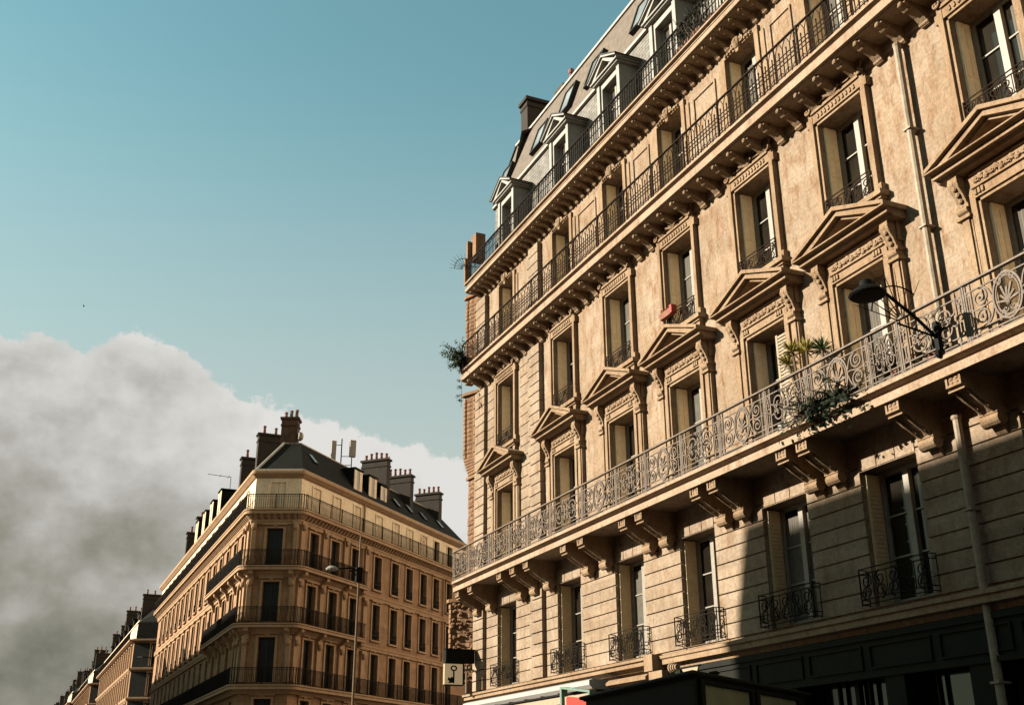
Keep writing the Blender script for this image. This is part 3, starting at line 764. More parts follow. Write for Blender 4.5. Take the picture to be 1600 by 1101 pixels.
# ground floor: ledge, shopfront
MB().prism([(0,4.08),(-.16,4.08),(-.20,4.14),(-.34,4.16),(-.34,4.24),(-.40,4.26),(-.40,4.32),(0,4.40)], -.2, 10.9).box(10.9, 11.25, -.46, 0, 4.0, 4.34).build('ledge', M['trim'], main)
MB().prism([(0,4.02),(-.10,4.02),(-.12,4.10),(-.26,4.12),(-.26,4.22),(-.30,4.24),(-.30,4.30),(0,4.38)], 11.25, LEN).build('ledge', M['trim'], main)
sf = MB()
sf.box(-.2, LEN, -.12, .6, 3.30, 4.0); sf.box(-.2, LEN, -.16, -.12, 3.90, 4.0); sf.box(-.2, LEN, -.18, -.12, 3.30, 3.38)
for x in (0, 4.2, 8.6, 12.3, 15.5, 18.2, 20.0, 23.5, 26.5, 29.4): sf.box(x-.22, x+.22, -.14, .6, 0, 3.3)
for x in (14.0, 17.0, 21.6, 22.6): sf.box(x-.05, x+.05, .1, .2, 0, 3.3)
sf.box(-.2, LEN, .05, .6, 0, .5)
for k in range(19):
    x = .3+k*1.58; sf.box(x, x+1.4, -.15, -.12, 3.44, 3.47); sf.box(x, x+1.4, -.15, -.12, 3.80, 3.83); sf.box(x, x+.03, -.15, -.12, 3.47, 3.80); sf.box(x+1.37, x+1.4, -.15, -.12, 3.47, 3.80)
for k in range(38): sf.box(.1+k*.78, .14+k*.78, .12, .2, 2.5, 3.3)
sf.box(-.1, LEN-.1, .12, .2, 2.46, 2.52)
sfo = sf.build('shopfront', M['green'], main)
MB().box(-.1, LEN-.1, .25, .28, .5, 3.3).build('shop_window', M['pane'], sfo)
bl = MB()
bl.prism([(0,4.02),(-.42,3.96),(-.50,3.90),(-.50,3.84),(-.40,3.80),(0,3.80)], 9.2, 11.0); bl.prism([(0,3.78),(-.36,3.78),(-.36,3.74),(0,3.74)], 9.3, 10.9)
bl.box(11.05, 11.6, -.44, 0, 3.78, 3.98)
for k in range(4): bl.lathe([(.10-.012*k,-.02),(.10-.012*k,.02)], 10, (11.85+.07*k,-.34,4.0-.0*k), 'x')
bl.build('shop_cornice', M['trim'], main)

# ------------------------------------------------------------------ things on / by the main building
def W(s, p, z): return (XW - p, YC - s, z)      # facade coordinates -> world
# awning cassette
aw = thing('awning', 'rolled white shop awning under the stone ledge at the left end of the tan building', 'awning', W(.7, .14, 3.7), R(-90))
MB().prism([(0,.30),(-.48,.34),(-.58,.30),(-.58,.20),(-.50,.12),(0,.10)], 0, 8.1, 'x').build('cassette', M['pale'], aw)
aa = MB()
for k in range(8): aa.box(.5+k*1.0, .55+k*1.0, -.62, -.1, .04, .12)
aa.box(.2, 7.9, -.66, -.60, .05, .085); aa.build('arms', M['black'], aw)
MB().prism([(-.1,.10),(-.60,.03),(-.60,-.14),(-.57,-.14),(-.57,.0),(-.1,.07)], .1, 8.0, 'x').build('valance', M['flap'], aw)
# red framed sign
rs = thing('shop_sign', 'small red shop sign in a mint green frame right of the white awning', 'sign', W(7.95, .95, 3.42), R(-90))
fr = MB(); fr.box(0, .09, -.12, .04, -.5, .48); fr.box(1.45, 1.52, -.12, .04, -.5, .30); fr.prism([(.09,.43),(.09,.48),(1.45,.30),(1.45,.25)], -.12, .04, 'y'); fr.build('frame', M['mint'], rs)
MB().box(.09, 1.45, -.05, .03, -.5, .25).build('board', M['flap'], rs)
MB().prism([(.30,.20),(.36,.24),(1.30,.13),(1.30,-.4),(.30,-.4)], -.10, -.051, 'y').build('panel', M['red'], rs)
fp = thing('canvas_flap', 'small sunlit trapezoid canvas blind just left of the green kiosk roof', 'blind', W(12.45, .45, 3.72), R(-90))
MB().prism([(0,.20),(.62,.20),(.50,-.02),(.18,-.02)], -.03, 0, 'y').build('canvas', M['flap'], fp)
MB().box(-.04, .66, -.05, .02, .20, .23).build('rod', M['black'], fp)
# signs at the corner
bx = thing('sign_box', 'flat black sign box fixed at the street corner above the key sign', 'sign', (12.30, 32.15, 5.40))
MB().box(-.45, .48, -.10, .10, -.19, .19).build('body', M['black'], bx)
MB().box(-.47, .50, -.12, .12, .19, .22).build('top_rail', M['diron'], bx)
ky = thing('key_sign', 'lit cream sign showing a big black key, below the black sign box', 'sign', (12.12, 32.15, 4.88))
MB().box(-.29, .29, -.06, .06, -.30, .30).build('panel', M['lightbox'], ky)
kf = MB(); kf.box(.29, .33, -.08, .08, -.32, .32); kf.box(-.29, .29, -.08, .08, .30, .33); kf.box(-.29, .29, -.08, .08, -.33, -.30); kf.build('frame', M['diron'], ky)
km = MB(); km.tube(arc(0.0, .17, .085, .065, 0, 2*PI, 18, -.07)[:-1], .026, closed=True); km.box(-.02, .02, -.085, -.062, -.26, .11)
km.prism([(-.02,-.25),(-.02,-.10),(-.08,-.08),(-.10,-.13),(-.17,-.09),(-.19,-.18),(-.13,-.20),(-.17,-.26)], -.085, -.062, 'y'); km.build('key_emblem', M['black'], ky)
cr = thing('cross_post', 'thin pale metal post with a short crossbar standing beside the key sign', 'sign post', (12.58, 32.2, 4.35))
MB().box(-.02, .02, -.02, .02, 0, .78).build('post', M['antenna'], cr); MB().box(-.22, .24, -.02, .02, .66, .70).build('crossbar', M['antenna'], cr)
# wall lamp on the balcony
lamp = thing('wall_lamp', 'black lamp with wide round shade on a slanting arm, fixed to the long iron balcony', 'street lamp', (12.0, 11.42, 8.05))
hx, hz = -1.25, .38
MB().lathe([(.02,.20),(.09,.19),(.11,.10),(.17,.07),(.26,.0),(.275,-.035),(.25,-.06),(.10,-.07)], 24, (hx,0,hz)).build('shade', M['black'], lamp)
MB().tube([(hx+.02,0,hz+.20),(hx+.25,0,hz+.12),(-.35,0,.12),(0,0,-.14)], .028, 8).build('arm', M['black'], lamp)
lb = MB(); lb.box(-.03, .05, -.04, .04, -.34, .12); lb.ball((-.03,-.07,-.02), .07, .06, .08); lb.ball((-.02,.0,-.40), .06, .05, .07); lb.tube([(-.05,0,-.12),(-.75,0,-.02)], .016); lb.build('bracket', M['black'], lamp)
# plants
def leaf_blades(mb, c, n, L, wd, droop=.25, up=.5):
    for k in range(n):
        a = random.uniform(0, 2*PI); e = random.uniform(-.3, 1.35)
        l = L*random.uniform(.75, 1.1)
        d = Vector((math.cos(a)*math.cos(e), math.sin(a)*math.cos(e), math.sin(e)))
        s = d.cross(Vector((0,0,1)));
        if s.length < .01: s = Vector((1,0,0))
        s.normalize(); s *= wd
        p0 = Vector(c); p1 = p0 + d*l*.5; p2 = p0 + d*l - Vector((0,0,droop*l*.3))
        mb.add([p0-s*.6, p0+s*.6, p1+s, p2, p1-s], [(0,1,2,3,4)])
def twig_leaves(mb, tw, start, dirv, L, n, ls, spread=.5):
    d = Vector(dirv).normalized(); p = Vector(start); pts = [p.copy()]
    for i in range(6):
        d = (d + Vector((random.uniform(-1,1), random.uniform(-1,1), random.uniform(-1,1)))*spread*.35).normalized()
        p = p + d*L/6; pts.append(p.copy())
    tw.tube(pts, .012, 4, r1=.004)
    for i in range(n):
        q = random.uniform(.25, 1)*6; k = min(5, int(q)); c = pts[k].lerp(pts[k+1], q-k) + Vector((random.uniform(-1,1), random.uniform(-1,1), random.uniform(-1,1)))*ls*.9
        a = Vector((random.uniform(-1,1), random.uniform(-1,1), random.uniform(-1,1))).normalized(); b = a.orthogonal().normalized()
        a *= ls*random.uniform(.7,1.3); b *= ls*.42
        mb.add([c-a, c+b, c+a, c-b], [(0,1,2,3)])
def yucca(loc, heads, label):
    t = thing('yucca', label, 'plant', loc, 0, 'spiky yuccas on the main balcony')
    MB().lathe([(.13,0),(.17,.05),(.19,.28),(.17,.30)], 12).build('pot', M['terra'], t)
    tr = MB(); fo = MB()
    for (dx, dy, h) in heads:
        tr.tube([(0,0,.25),(dx*.5,dy*.4,h*.6),(dx,dy,h)], .035, 6, r1=.025); leaf_blades(fo, (dx,dy,h), 60, .31, .019)
    tr.build('trunk', M['bark'], t); fo.build('foliage', M['yucca'], t)
    return t
yucca(W(17.18, .55, 7.62), [(-.05,.06,1.55), (.0,.28,1.38)], 'tall yellow green yucca with two heads, leftmost of three behind the scrolled balcony railing')
yucca(W(17.45, .55, 7.62), [(0,0,1.45)], 'yellow green yucca with one full head, between the other two on the main balcony')
y3 = yucca(W(17.88, .55, 7.62), [(0,0,1.33)], 'darker low yucca, rightmost of the three on the main balcony')
for ch in y3.children:
    if ch.name.startswith('foliage'): ch.data = ch.data.copy(); ch.data.materials[0] = M['leaf']
tb = thing('trailing_plant', 'dark leafy plant trailing through and below the main balcony railing, right of the yuccas', 'plant', W(18.3, .9, 7.62))
lf = MB(); tw = MB()
for k in range(30):
    twig_leaves(lf, tw, (random.uniform(-.12,.12), random.uniform(-.75,.75), random.uniform(.0,.35)), (-.35+random.uniform(-.4,.3), random.uniform(-1,1), random.uniform(-.7,.5)), .5, 26, .042)
for k in range(240):
    c = Vector((random.uniform(-.22,-.02), random.gauss(0,.42), random.gauss(-.05,.14)))
    a = Vector((random.uniform(-1,1), random.uniform(-1,1), random.uniform(-1,1))).normalized()*.06; b = a.orthogonal()*.5; lf.add([c-a,c+b,c+a,c-b], [(0,1,2,3)])
lf.build('foliage', M['leafd'], tb); tw.build('stems', M['bark'], tb); MB().box(-.08, .16, -.6, .6, 0, .24).build('planter', M['diron'], tb)
for (s, lab, n) in ((19.75, 'low spiky agave standing behind the main balcony railing just below the wall lamp', 1.0), (20.55, 'thin tall spiky plant behind the main balcony railing by the drainpipe', .8)):
    t = thing('spiky_plant', lab, 'plant', W(s, .6, 7.62), 0)
    MB().lathe([(.12,0),(.15,.05),(.17,.22),(.15,.24)], 12).build('pot', M['terra'], t)
    fo = MB(); leaf_blades(fo, (0,0,.25), 50, .55*n, .016); leaf_blades(fo, (.05,.2,.3), 30, .45*n, .014); fo.build('foliage', M['leafd'], t)
wp = thing('flower_pot', 'small white flower pot behind the scroll panel of the main balcony railing', 'pot', W(16.85, .78, 7.62))
MB().lathe([(.07,0),(.10,.16),(.105,.17),(.09,.17)], 12).build('pot', M['pale'], wp); f_ = MB(); leaf_blades(f_, (0,0,.16), 20, .16, .02); f_.build('foliage', M['leaf'], wp)
rp = thing('planter_box', 'red and pink planter box with small red flowers hanging on a window guard', 'planter', W(12.35, .16, 11.86), R(-90))
MB().prism([(-.02,.0),(-.14,.02),(-.18,.18),(-.02,.18)], -.36, .24, 'x').build('box', M['pink'], rp); MB().box(.24, .36, -.19, -.01, .0, .25).build('end_panel', M['red'], rp)
MB().box(-.34, .22, -.15, -.04, .18, .205).build('soil', M['bark'], rp)
rp.scale = (.82, .82, .82); fl_ = MB(); fg = MB()
for k in range(26):
    c = (random.uniform(-.3,.28), random.uniform(-.15,-.05), .22+random.uniform(.0,.09)); fl_.ball(c, .022, .022, .018, 5, 3)
leaf_blades(fg, (-.15,-.1,.2), 18, .10, .018); leaf_blades(fg, (.1,-.1,.2), 18, .10, .018); fl_.build('flowers', M['red'], rp); fg.build('foliage', M['leafd'], rp)
# overhanging shrub at the far left end of balcony B
sh = thing('potted_shrub', 'leafy green shrub leaning out into the sky from the left balcony end', 'shrub', (12.42, 32.15, 14.72))
lf = MB(); tw = MB()
for k in range(44): twig_leaves(lf, tw, (-.1,random.uniform(-.1,.2),random.uniform(.2,.7)), (-1+random.uniform(-.2,.8), random.uniform(-.2,.5), random.uniform(-.30,.95)), random.uniform(.35,.88), 17, .055, .7)
for k in range(5): twig_leaves(lf, tw, (-.11,.1,-.1-.25*k), (-1, random.uniform(-.4,.4), random.uniform(-.7,.5)), random.uniform(.12,.34), 16, .05, .9)
tw.tube([(-.05,0,.2),(-.12,.1,-.1),(-.10,.15,-.6),(-.13,.1,-1.3)], .009)
lf.build('foliage', M['leaf'], sh); tw.build('stems', M['bark'], sh); MB().box(-.16, .16, -.15, .25, 0, .42).build('pot', M['diron'], sh)
iv = thing('balcony_creeper', 'dense green creeper climbing the top balcony railing below the roof dormers', 'plant', W(14.6, .55, 17.98))
lf = MB(); tw = MB()
for k in range(34): twig_leaves(lf, tw, (random.uniform(-.05,.1), random.uniform(-.8,.7), random.uniform(.05,.5)), (random.uniform(-.5,.3), random.uniform(-.6,.6), 1), .45, 22, .04, .7)
lf.build('foliage', M['leafd'], iv); tw.build('stems', M['bark'], iv); MB().box(.02, .22, -.8, .8, 0, .25).build('planter', M['terra'], iv)
# kiosk
kc = (5.40, 8.43)
ks = thing('kiosk', 'dark green street kiosk with framed olive panels, its roof corner rising at the bottom', 'kiosk', (kc[0], kc[1], .14))
dl = Vector((math.sin(R(8)), math.cos(R(8)))); dr = Vector((math.sin(R(57)), math.cos(R(57))))
def kpt(a, b): v = dl*a + dr*b; return (v.x, v.y)
kb = MB(); kb.prism([kpt(.06,.06), kpt(.06,2.9), kpt(2.9,2.9), kpt(2.9,.06)], 0, 2.385, 'z'); kb.build('body', M['green'], ks)
kr = MB()
kr.prism([kpt(0,0), kpt(0,3.0), kpt(3.0,3.0), kpt(3.0,0)], 2.40, 2.425, 'z'); kr.prism([kpt(.03,.03), kpt(.03,2.95), kpt(2.95,2.95), kpt(2.95,.03)], 2.385, 2.40, 'z')
kr.prism([kpt(.02,.02), kpt(.02,2.97), kpt(2.97,2.97), kpt(2.97,.02)], 2.425, 2.44, 'z')
kr.tube([(*kpt(3,0),2.42),(*kpt(0,0),2.42),(*kpt(0,3),2.42)], .018, 8); kr.build('roof', M['green'], ks)
for (a, b) in ((.22, 1.30), (1.52, 2.6)):
    pm = MB(); nrm = Vector((dr.y, -dr.x))*.03
    q = [kpt(.06, a), kpt(.06, b)]
    A = Vector((*q[0],0)); B = Vector((*q[1],0)); n3 = Vector((nrm.x, nrm.y, 0))
    def pl(mb, t0, t1, z0, z1, d0, d1):
        P = lambda t, z, d: A.lerp(B, t) + n3*d + Vector((0,0,z))
        mb.add([P(t0,z0,d0),P(t1,z0,d0),P(t1,z1,d0),P(t0,z1,d0),P(t0,z0,d1),P(t1,z0,d1),P(t1,z1,d1),P(t0,z1,d1)], [(0,1,2,3),(4,5,6,7),(0,1,5,4),(1,2,6,5),(2,3,7,6),(3,0,4,7)])
    pl(pm, 0, 1, .9, 2.34, -.5, .35); po = pm.build('panel', M['olive'], ks)
    fm = MB(); pl(fm, -.08, 0,   .85, 2.375, -.5, 1.4); pl(fm, 1, 1.08,   .85, 2.375, -.5, 1.4); pl(fm, 0, 1, 2.34, 2.375, -.5, 1.4); pl(fm, 0, 1, .82, .9, -.5, 1.4); fm.build('panel_frame', M['black'], po)

# ================================================================== CORNER BUILDING
P1 = Vector((13.0, 72.41, 0)); az = R(113); P2 = Vector((15.825, 71.21, 0)); az2 = R(46)
cb = thing('corner_building', 'far corner apartment building with dark slate roof, cut corner and long cream top storey', 'building', tuple(P1))
rzL = R(-90); rzC = math.atan2(math.cos(az), math.sin(az)); rzR = math.atan2(math.cos(az2), math.sin(az2))
LC = (P2-P1).length; LL = 48.8; LR = 26.5
off2 = P2 - P1
F = [('g', 0.6, 3.6), ('f1', 4.6, 7.0), ('f2', 8.0, 10.75), ('f3', 11.75, 14.25), ('f4', 15.35, 17.75), ('f5', 19.05, 20.85)]
colR = [1.9, 4.6, 7.4, 10.7, 13.4, 15.75, 18.2, 20.5, 23.0]
colC = [LC/2]
colL = [-(2.6 + 2.85*k) for k in range(16)]
def copsf(cs, fl, w_=1.05, at=.95): return [(c-(at if f[0] == 'f5' else w_)/2, c+(at if f[0] == 'f5' else w_)/2, f[1], f[2]) for c in cs for f in fl]
def cfacade(x0, x1, cs, loc, rz):
    a = MB(); wall_sheet(a, x0, x1, 0, 18.75, copsf(cs, F[:5]), .35); a.build('wall', M['cwall'], cb, loc, rz)
    b = MB(); wall_sheet(b, x0+(.0), x1, 18.75, 21.4, copsf(cs, F[5:]), .3, .0); b.build('attic_wall', M['cattic'], cb, loc, rz)
cfacade(-LL, 0, colL, (0,0,0), rzL); cfacade(0, LC, colC, (0,0,0), rzC); cfacade(0, LR, colR, tuple(off2), rzR)
# closing walls so that light does not leak
bk = MB(); e1 = Vector((0, LL, 0)); e2 = off2 + Vector((math.sin(az2), math.cos(az2), 0))*LR
def vq(a, b, z0, z1): bk.quad((a.x,a.y,z0),(b.x,b.y,z0),(b.x,b.y,z1),(a.x,a.y,z1))
q1 = e1 + Vector((14,0,0)); q2 = e2 + Vector((-9,9,0))
vq(e1, q1, 0, 21.4); vq(q1, q2, 0, 21.4); vq(q2, e2, 0, 21.4)
bk.build('rear_wall', M['cwall'], cb)
# string courses, slabs following the three facades: build as swept profile along a path
def offs(p):  # outline offset by p outwards, with a rounded chamfer
    nL = Vector((-1,0,0)); nC = Vector((math.cos(az), -math.sin(az), 0)); nR = Vector((math.cos(az2), -math.sin(az2), 0))
    A = [e1+nL*p]
    def corner(c, n0, n1):
        return [c + (n0.lerp(n1, t)).normalized()*p/ max(.8, n0.lerp(n1, t).normalized().dot(n0)) if False else c + (n0.lerp(n1, t)).normalized()*p for t in (0, .25, .5, .75, 1)]
    A += corner(Vector((0,0,0)), nL, nC); A += corner(off2, nC, nR); A.append(e2+nR*p)
    return A
def sweep(prof, lo=None, hi=None, cut=None):
    mb = MB(); rings = [offs(p) for (p, z) in prof]
    if cut:  # shorten both wings
        for r in rings:
            r[0] = r[1] + (r[0]-r[1]).normalized()*cut[0]; r[-1] = r[-2] + (r[-1]-r[-2]).normalized()*cut[1]
    n = len(rings[0]); m = len(prof); vs = []
    for i in range(n):
        for k in range(m): v = rings[k][i]; vs.append((v.x, v.y, prof[k][1]))
    fs = [tuple(range(m)), tuple(range(n*m-1, (n-1)*m-1, -1))]
    for i in range(n-1):
        for k in range(m):
            fs.append((i*m+k, i*m+(k+1) % m, (i+1)*m+(k+1) % m, (i+1)*m+k))
    mb.add(vs, fs); return mb
def slabprof(z, p, t=.22): return [(0,z-.35),(p*.3,z-.33),(p*.55,z-.12),(p,z-.10),(p,z+t*.35),(p*.92,z+t*.4),(p*1.05,z+t*.55),(p*1.05,z+t),(0,z+t)]
sweep(slabprof(18.72, .60)).build('balcony_slab', M['ctrim'], cb)
for z in (15.02, 11.38): sweep(slabprof(z, .72, .18), cut=(13.0, 8.2)).build('balcony_slab', M['ctrim'], cb)
sweep(slabprof(7.62, .72, .2)).build('balcony_slab', M['ctrim'], cb)
for z in (14.75, 11.15, 18.2): sweep([(0,z-.25),(.12,z-.2),(.16,z),(.2,z+.02),(.2,z+.12),(0,z+.16)]).build('string_course', M['ctrim'], cb)
sweep([(0,21.15),(.10,21.18),(.28,21.36),(.34,21.4),(.34,21.56),(.30,21.66),(0,21.7)]).build('eave', M['ctrim'], cb)
# railings
def rail_path(p, z, h, cut=None, step=.14):
    pts = offs(p)
    if cut: pts[0] = pts[1] + (pts[0]-pts[1]).normalized()*cut[0]; pts[-1] = pts[-2] + (pts[-1]-pts[-2]).normalized()*cut[1]
    mb = MB(); P3 = lambda v, zz: (v.x, v.y, zz)
    mb.tube([P3(v, z+h) for v in pts], .032); mb.tube([P3(v, z+.06) for v in pts], .016); mb.tube([P3(v, z+h-.12) for v in pts], .014)
    for i in range(len(pts)-1):
        L_ = (pts[i+1]-pts[i]).length; n = max(1, int(L_/step))
        for k in range(n):
            v = pts[i].lerp(pts[i+1], k/n); mb.box(v.x-.011, v.x+.011, v.y-.011, v.y+.011, z, z+h)
        for k in range(max(1, int(L_/1.4))):
            v = pts[i].lerp(pts[i+1], k/max(1, int(L_/1.4))); mb.box(v.x-.025, v.x+.025, v.y-.025, v.y+.025, z, z+h+.05)
    return mb
rail_path(.56, 18.96, .95).build('balcony_railing', M['diron'], cb)
for z in (15.2, 11.56):
    q = rail_path(.68, z, 1.0, (13.0, 8.2), .085); q.build('balcony_railing', M['diron'], cb)
rail_path(.68, 7.82, 1.0, None, .11).build('balcony_railing', M['diron'], cb)
# modillion row under the top balcony: small blocks
md = MB(); pts = offs(.22)
for i in range(len(pts)-1):
    d = pts[i+1]-pts[i]; n = max(1, int(d.length/.42)); t = d.normalized(); nn = Vector((t.y, -t.x, 0))
    for k in range(n):
        v = pts[i].lerp(pts[i+1], (k+.5)/n)
        md.add([tuple(v + t*a + nn*b + Vector((0,0,z))) for z in (18.33, 18.62) for (a, b) in ((-.1,-.22), (.1,-.22), (.1,.3 if z > 18.5 else .0), (-.1,.3 if z > 18.5 else .0))], [(0,1,2,3),(4,5,6,7),(0,1,5,4),(1,2,6,5),(2,3,7,6),(3,0,4,7)])
md.build('dentil_row', M['ctrim'], cb)
# windows
def cwin(w_, h, kind):
    f = MB(); d = .26
    for (a, b) in ((-w_/2,-w_/2+.07), (w_/2-.07,w_/2), (-.05,.05)): f.box(a, b, d-.03, d+.03, 0, h)
    f.box(-w_/2+.07, w_/2-.07, d-.03, d+.03, h-.08, h)
    o = f.build('window', M['dzinc'], cb)
    MB().box(-w_/2+.03, w_/2-.03, d+.02, d+.04, 0, h-.03).build('pane', M['cpane'], o)
    t = MB()
    if kind in 'as':
        for s in (-1, 1): t.box(min(s*.49,s*.60), max(s*.49,s*.60), -.05, 0, 0, h+.1)
        t.box(-.49, .49, -.05, 0, h+.01, h+.1)
    else:
        for s in (-1, 1): t.box(min(s*.54,s*.70), max(s*.54,s*.70), -.08, 0, 0, h+.12)
        t.box(-.54, .54, -.08, 0, h+.01, h+.12); t.box(-.80, .80, -.18, 0, h+.2, h+.32); t.box(-.14, .14, -.14, 0, h+.12, h+.2)
        if kind == 'g': t.box(-.72, .72, -.16, 0, -.12, 0)
    t.build('window_surround', M['cattic'] if kind in 'as' else M['ctrim'], o)
    if kind == 'g':
        g = MB()
        for q in range(9): g.box(-.5+q*.122, -.485+q*.122, -.12, -.105, 0, .62)
        g.box(-.52, .52, -.13, -.10, .62, .66); g.box(-.52, .52, -.12, -.105, .3, .40); g.box(-.52, .52, -.12, -.105, .0, .03); g.build('window_guard', M['diron'], o)
    if kind == 's':
        for s in (-1, 1):
            m_ = MB(); x0, x1 = sorted((s*w_/2, s*(w_/2-.46))); m_.box(x0, x1, .04, .08, .02, h-.02)
            for k in range(int(h/.12)): m_.box(x0+.05, x1-.05, .025, .04, .06+k*.12, .12+k*.12)
            m_.build('shutter', M['cattic'], o)
    return o
pw = {}
def put(kind, w_, h, loc, rz):
    key = (kind, w_, round(h, 2))
    if key not in pw:
        pw[key] = cwin(w_, h, kind); pw[key].location = loc; pw[key].rotation_euler = (0,0,rz)
    else: copy_tree(pw[key], cb, loc, rz)
def lp(base, rz, x, z): return (base[0]+math.cos(rz)*x, base[1]+math.sin(rz)*x, z)
for cs, base, rz, fl in ((colC, (0,0,0), rzC, F[1:]), (colR, tuple(off2), rzR, F[1:]), (colL, (0,0,0), rzL, F[3:])):
    for i, c in enumerate(cs):
        for f in fl:
            inside = (cs is colR and c < 8.2) or (cs is colL and c > -13) or cs is colC
            if f[0] == 'f5': put('s' if (i not in (7, 8) or cs is colL) else 'a', .95, f[2]-f[1], lp(base, rz, c, f[1]), rz)
            else: put('w' if inside or f[0] in ('f2', 'f1') else 'g', 1.05, f[2]-f[1], lp(base, rz, c, f[1]), rz)
gp = MB()   # ground-floor plinth openings on other faces stay closed by a dark back sheet
for cs, base, rz in ((colL, (0,0,0), rzL), (colC, (0,0,0), rzC), (colR, tuple(off2), rzR)):
    for c in cs:
        for f in (F[:3] if cs is colL else F[:1]):
            Mx = Matrix.Translation(lp(base, rz, c, f[1])) @ Matrix.Rotation(rz, 4, 'Z')
            gp.join(MB().box(-.52, .52, .28, .30, .02, f[2]-f[1]-.02), Mx)
gp.build('window', M['cpane'], cb)['kind'] = 'stuff'
# pilasters
for (base, rz, x0, x1) in (((0,0,0), rzL, -.75, -.25), ((0,0,0), rzC, .02, .30), ((0,0,0), rzC, LC-.30, LC-.02), (tuple(off2), rzR, .15, .6), (tuple(off2), rzR, 2.9, 3.35), (tuple(off2), rzR, 5.7, 6.2), (tuple(off2), rzR, 8.7, 9.2), ((0,0,0), rzL, -1.75, -1.35)):
    for (z0, z1) in ((8.0, 10.6), (11.75, 14.3), (15.35, 18.0)):
        t = MB(); t.box(x0, x1, -.16, 0, z0, z1); t.box(x0-.06, x1+.06, -.26, 0, z1, z1+.22); t.ball(((x0+x1)/2, -.25, z1-.15), .2, .14, .22, 8, 5); t.box(x0-.04, x1+.04, -.2, 0, z0, z0+.3)
        t.build('pilaster', M['ctrim'], cb, base, rz)
# consoles under the curved balconies
for z in (14.9, 11.3):
    for (base, rz, xs) in (((0,0,0), rzL, (-.5,-1.5,-4,-6.8,-9.6,-12.6)), ((0,0,0), rzC, (.25, LC-.25)), (tuple(off2), rzR, (.4,3.1,6,8))):
        for x in xs: MB().prism([(0,z),(-.62,z),(-.6,z-.2),(-.3,z-.4),(-.15,z-.85),(0,z-.9)], x-.16, x+.16).build('console', M['ctrim'], cb, base, rz)
# roof: dark slate with hip over the chamfer
rin = 2.3; zr0, zr1 = 21.62, 24.45
o0 = offs(.12); o1 = [e1 + Vector((rin,0,0))]; 
lo = [e1+Vector((-.12,0,0)), Vector((-.10,-.06,0)), off2+Vector((-.0,-.14,0)), e2+Vector((.08,-.09,0))]
nR = Vector((math.cos(az2), -math.sin(az2), 0)); tR = Vector((math.sin(az2), math.cos(az2), 0))
apexL = Vector((rin*.72, 2.2, 0)); apexR = apexL + Vector((1.05, -.35, 0))
hi = [e1 + Vector((rin,0,0)), Vector((2.15,2.3,0)), None, None]
hi[2] = Vector((3.25,1.9,0)); hi[3] = e2 - nR*rin - tR*1.6
rf = MB(); V3 = lambda v, z: (v.x, v.y, z)
for i in range(3):
    rf.quad(V3(lo[i], zr0), V3(lo[i+1], zr0), V3(hi[i+1], zr1), V3(hi[i], zr1))
rf.quad(V3(lo[3], zr0), V3(e2-nR*7, zr0), V3(e2-nR*7-tR*1.6, zr1), V3(hi[3], zr1))
far0 = hi[3]-nR*4; mid = hi[1]+Vector((8,10,0))
rf.add([V3(hi[0], zr1), V3(hi[1], zr1), V3(hi[2], zr1), V3(hi[3], zr1), V3(far0, zr1+.6), V3(mid, zr1+.9), V3(hi[0]+Vector((8,0,0)), zr1+.6)], [(0,1,5,6),(1,2,5),(2,3,4,5)])
rf.quad(V3(e1, zr0), V3(e1+Vector((14,0,0)), zr0), V3(hi[0]+Vector((8,0,0)), zr1+.6), V3(hi[0], zr1))
roof = rf.build('roof', M['slate'], cb)
hp = MB()
hp.tube([V3(lo[1], zr0+.05), V3(hi[1], zr1+.03)], .10, 6); hp.tube([V3(hi[0], zr1+.02), V3(hi[1], zr1+.05), V3(hi[2], zr1+.05), V3(hi[3], zr1+.02)], .07, 6)
for i in range(3): hp.tube([V3(lo[i], zr0+.06), V3(lo[i+1], zr0+.06)], .09, 6)
hp.tube([V3(lo[1]+Vector((-.02,1.1,0)), zr0+.1), V3(hi[1]+Vector((0,1.1,0)), zr1)], .03, 4)
hp.build('roof_flashing', M['zinc'], roof)
# chimneys: local helper in a facade frame
def cchim(base, rz, x, y, w_, dpt, z0, z1, npots, mat, par=roof):
    pots = [(x - w_/2 + w_*(k+.5)/npots if w_ > dpt else x, y if w_ > dpt else y - dpt/2 + dpt*(k+.5)/npots, random.uniform(.45,.7)) for k in range(npots)]
    c = MB(); c.box(x-w_/2, x+w_/2, y-dpt/2, y+dpt/2, z0, z1); c.box(x-w_/2-.1, x+w_/2+.1, y-dpt/2-.1, y+dpt/2+.1, z1, z1+.16)
    c.box(x-w_/2-.05, x+w_/2+.05, y-dpt/2-.05, y+dpt/2+.05, z1-.5, z1-.36)
    o = c.build('chimney', M[mat], par, base, rz)
    for (px, py, h) in pots: MB().lathe([(.14,0),(.13,h*.1),(.10,h*.8),(.13,h*.82),(.13,h)], 8).build('chimney_pot', M['terra'], o, (px,py,z1+.16))
cchim((0,0,0), rzC, LC/2-.22, 3.6, 1.15, .9, 22.5, 26.35, 3, 'brick')
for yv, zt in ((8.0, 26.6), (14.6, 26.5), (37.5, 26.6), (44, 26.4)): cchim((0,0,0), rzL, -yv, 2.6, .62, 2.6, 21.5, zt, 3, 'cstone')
for s, zt in ((13.9, 26.2), (18.0, 25.9), (23.4, 25.7)): cchim(tuple(off2), rzR, s, 2.3, .6, 2.3, 22, zt, 5, 'cstone')
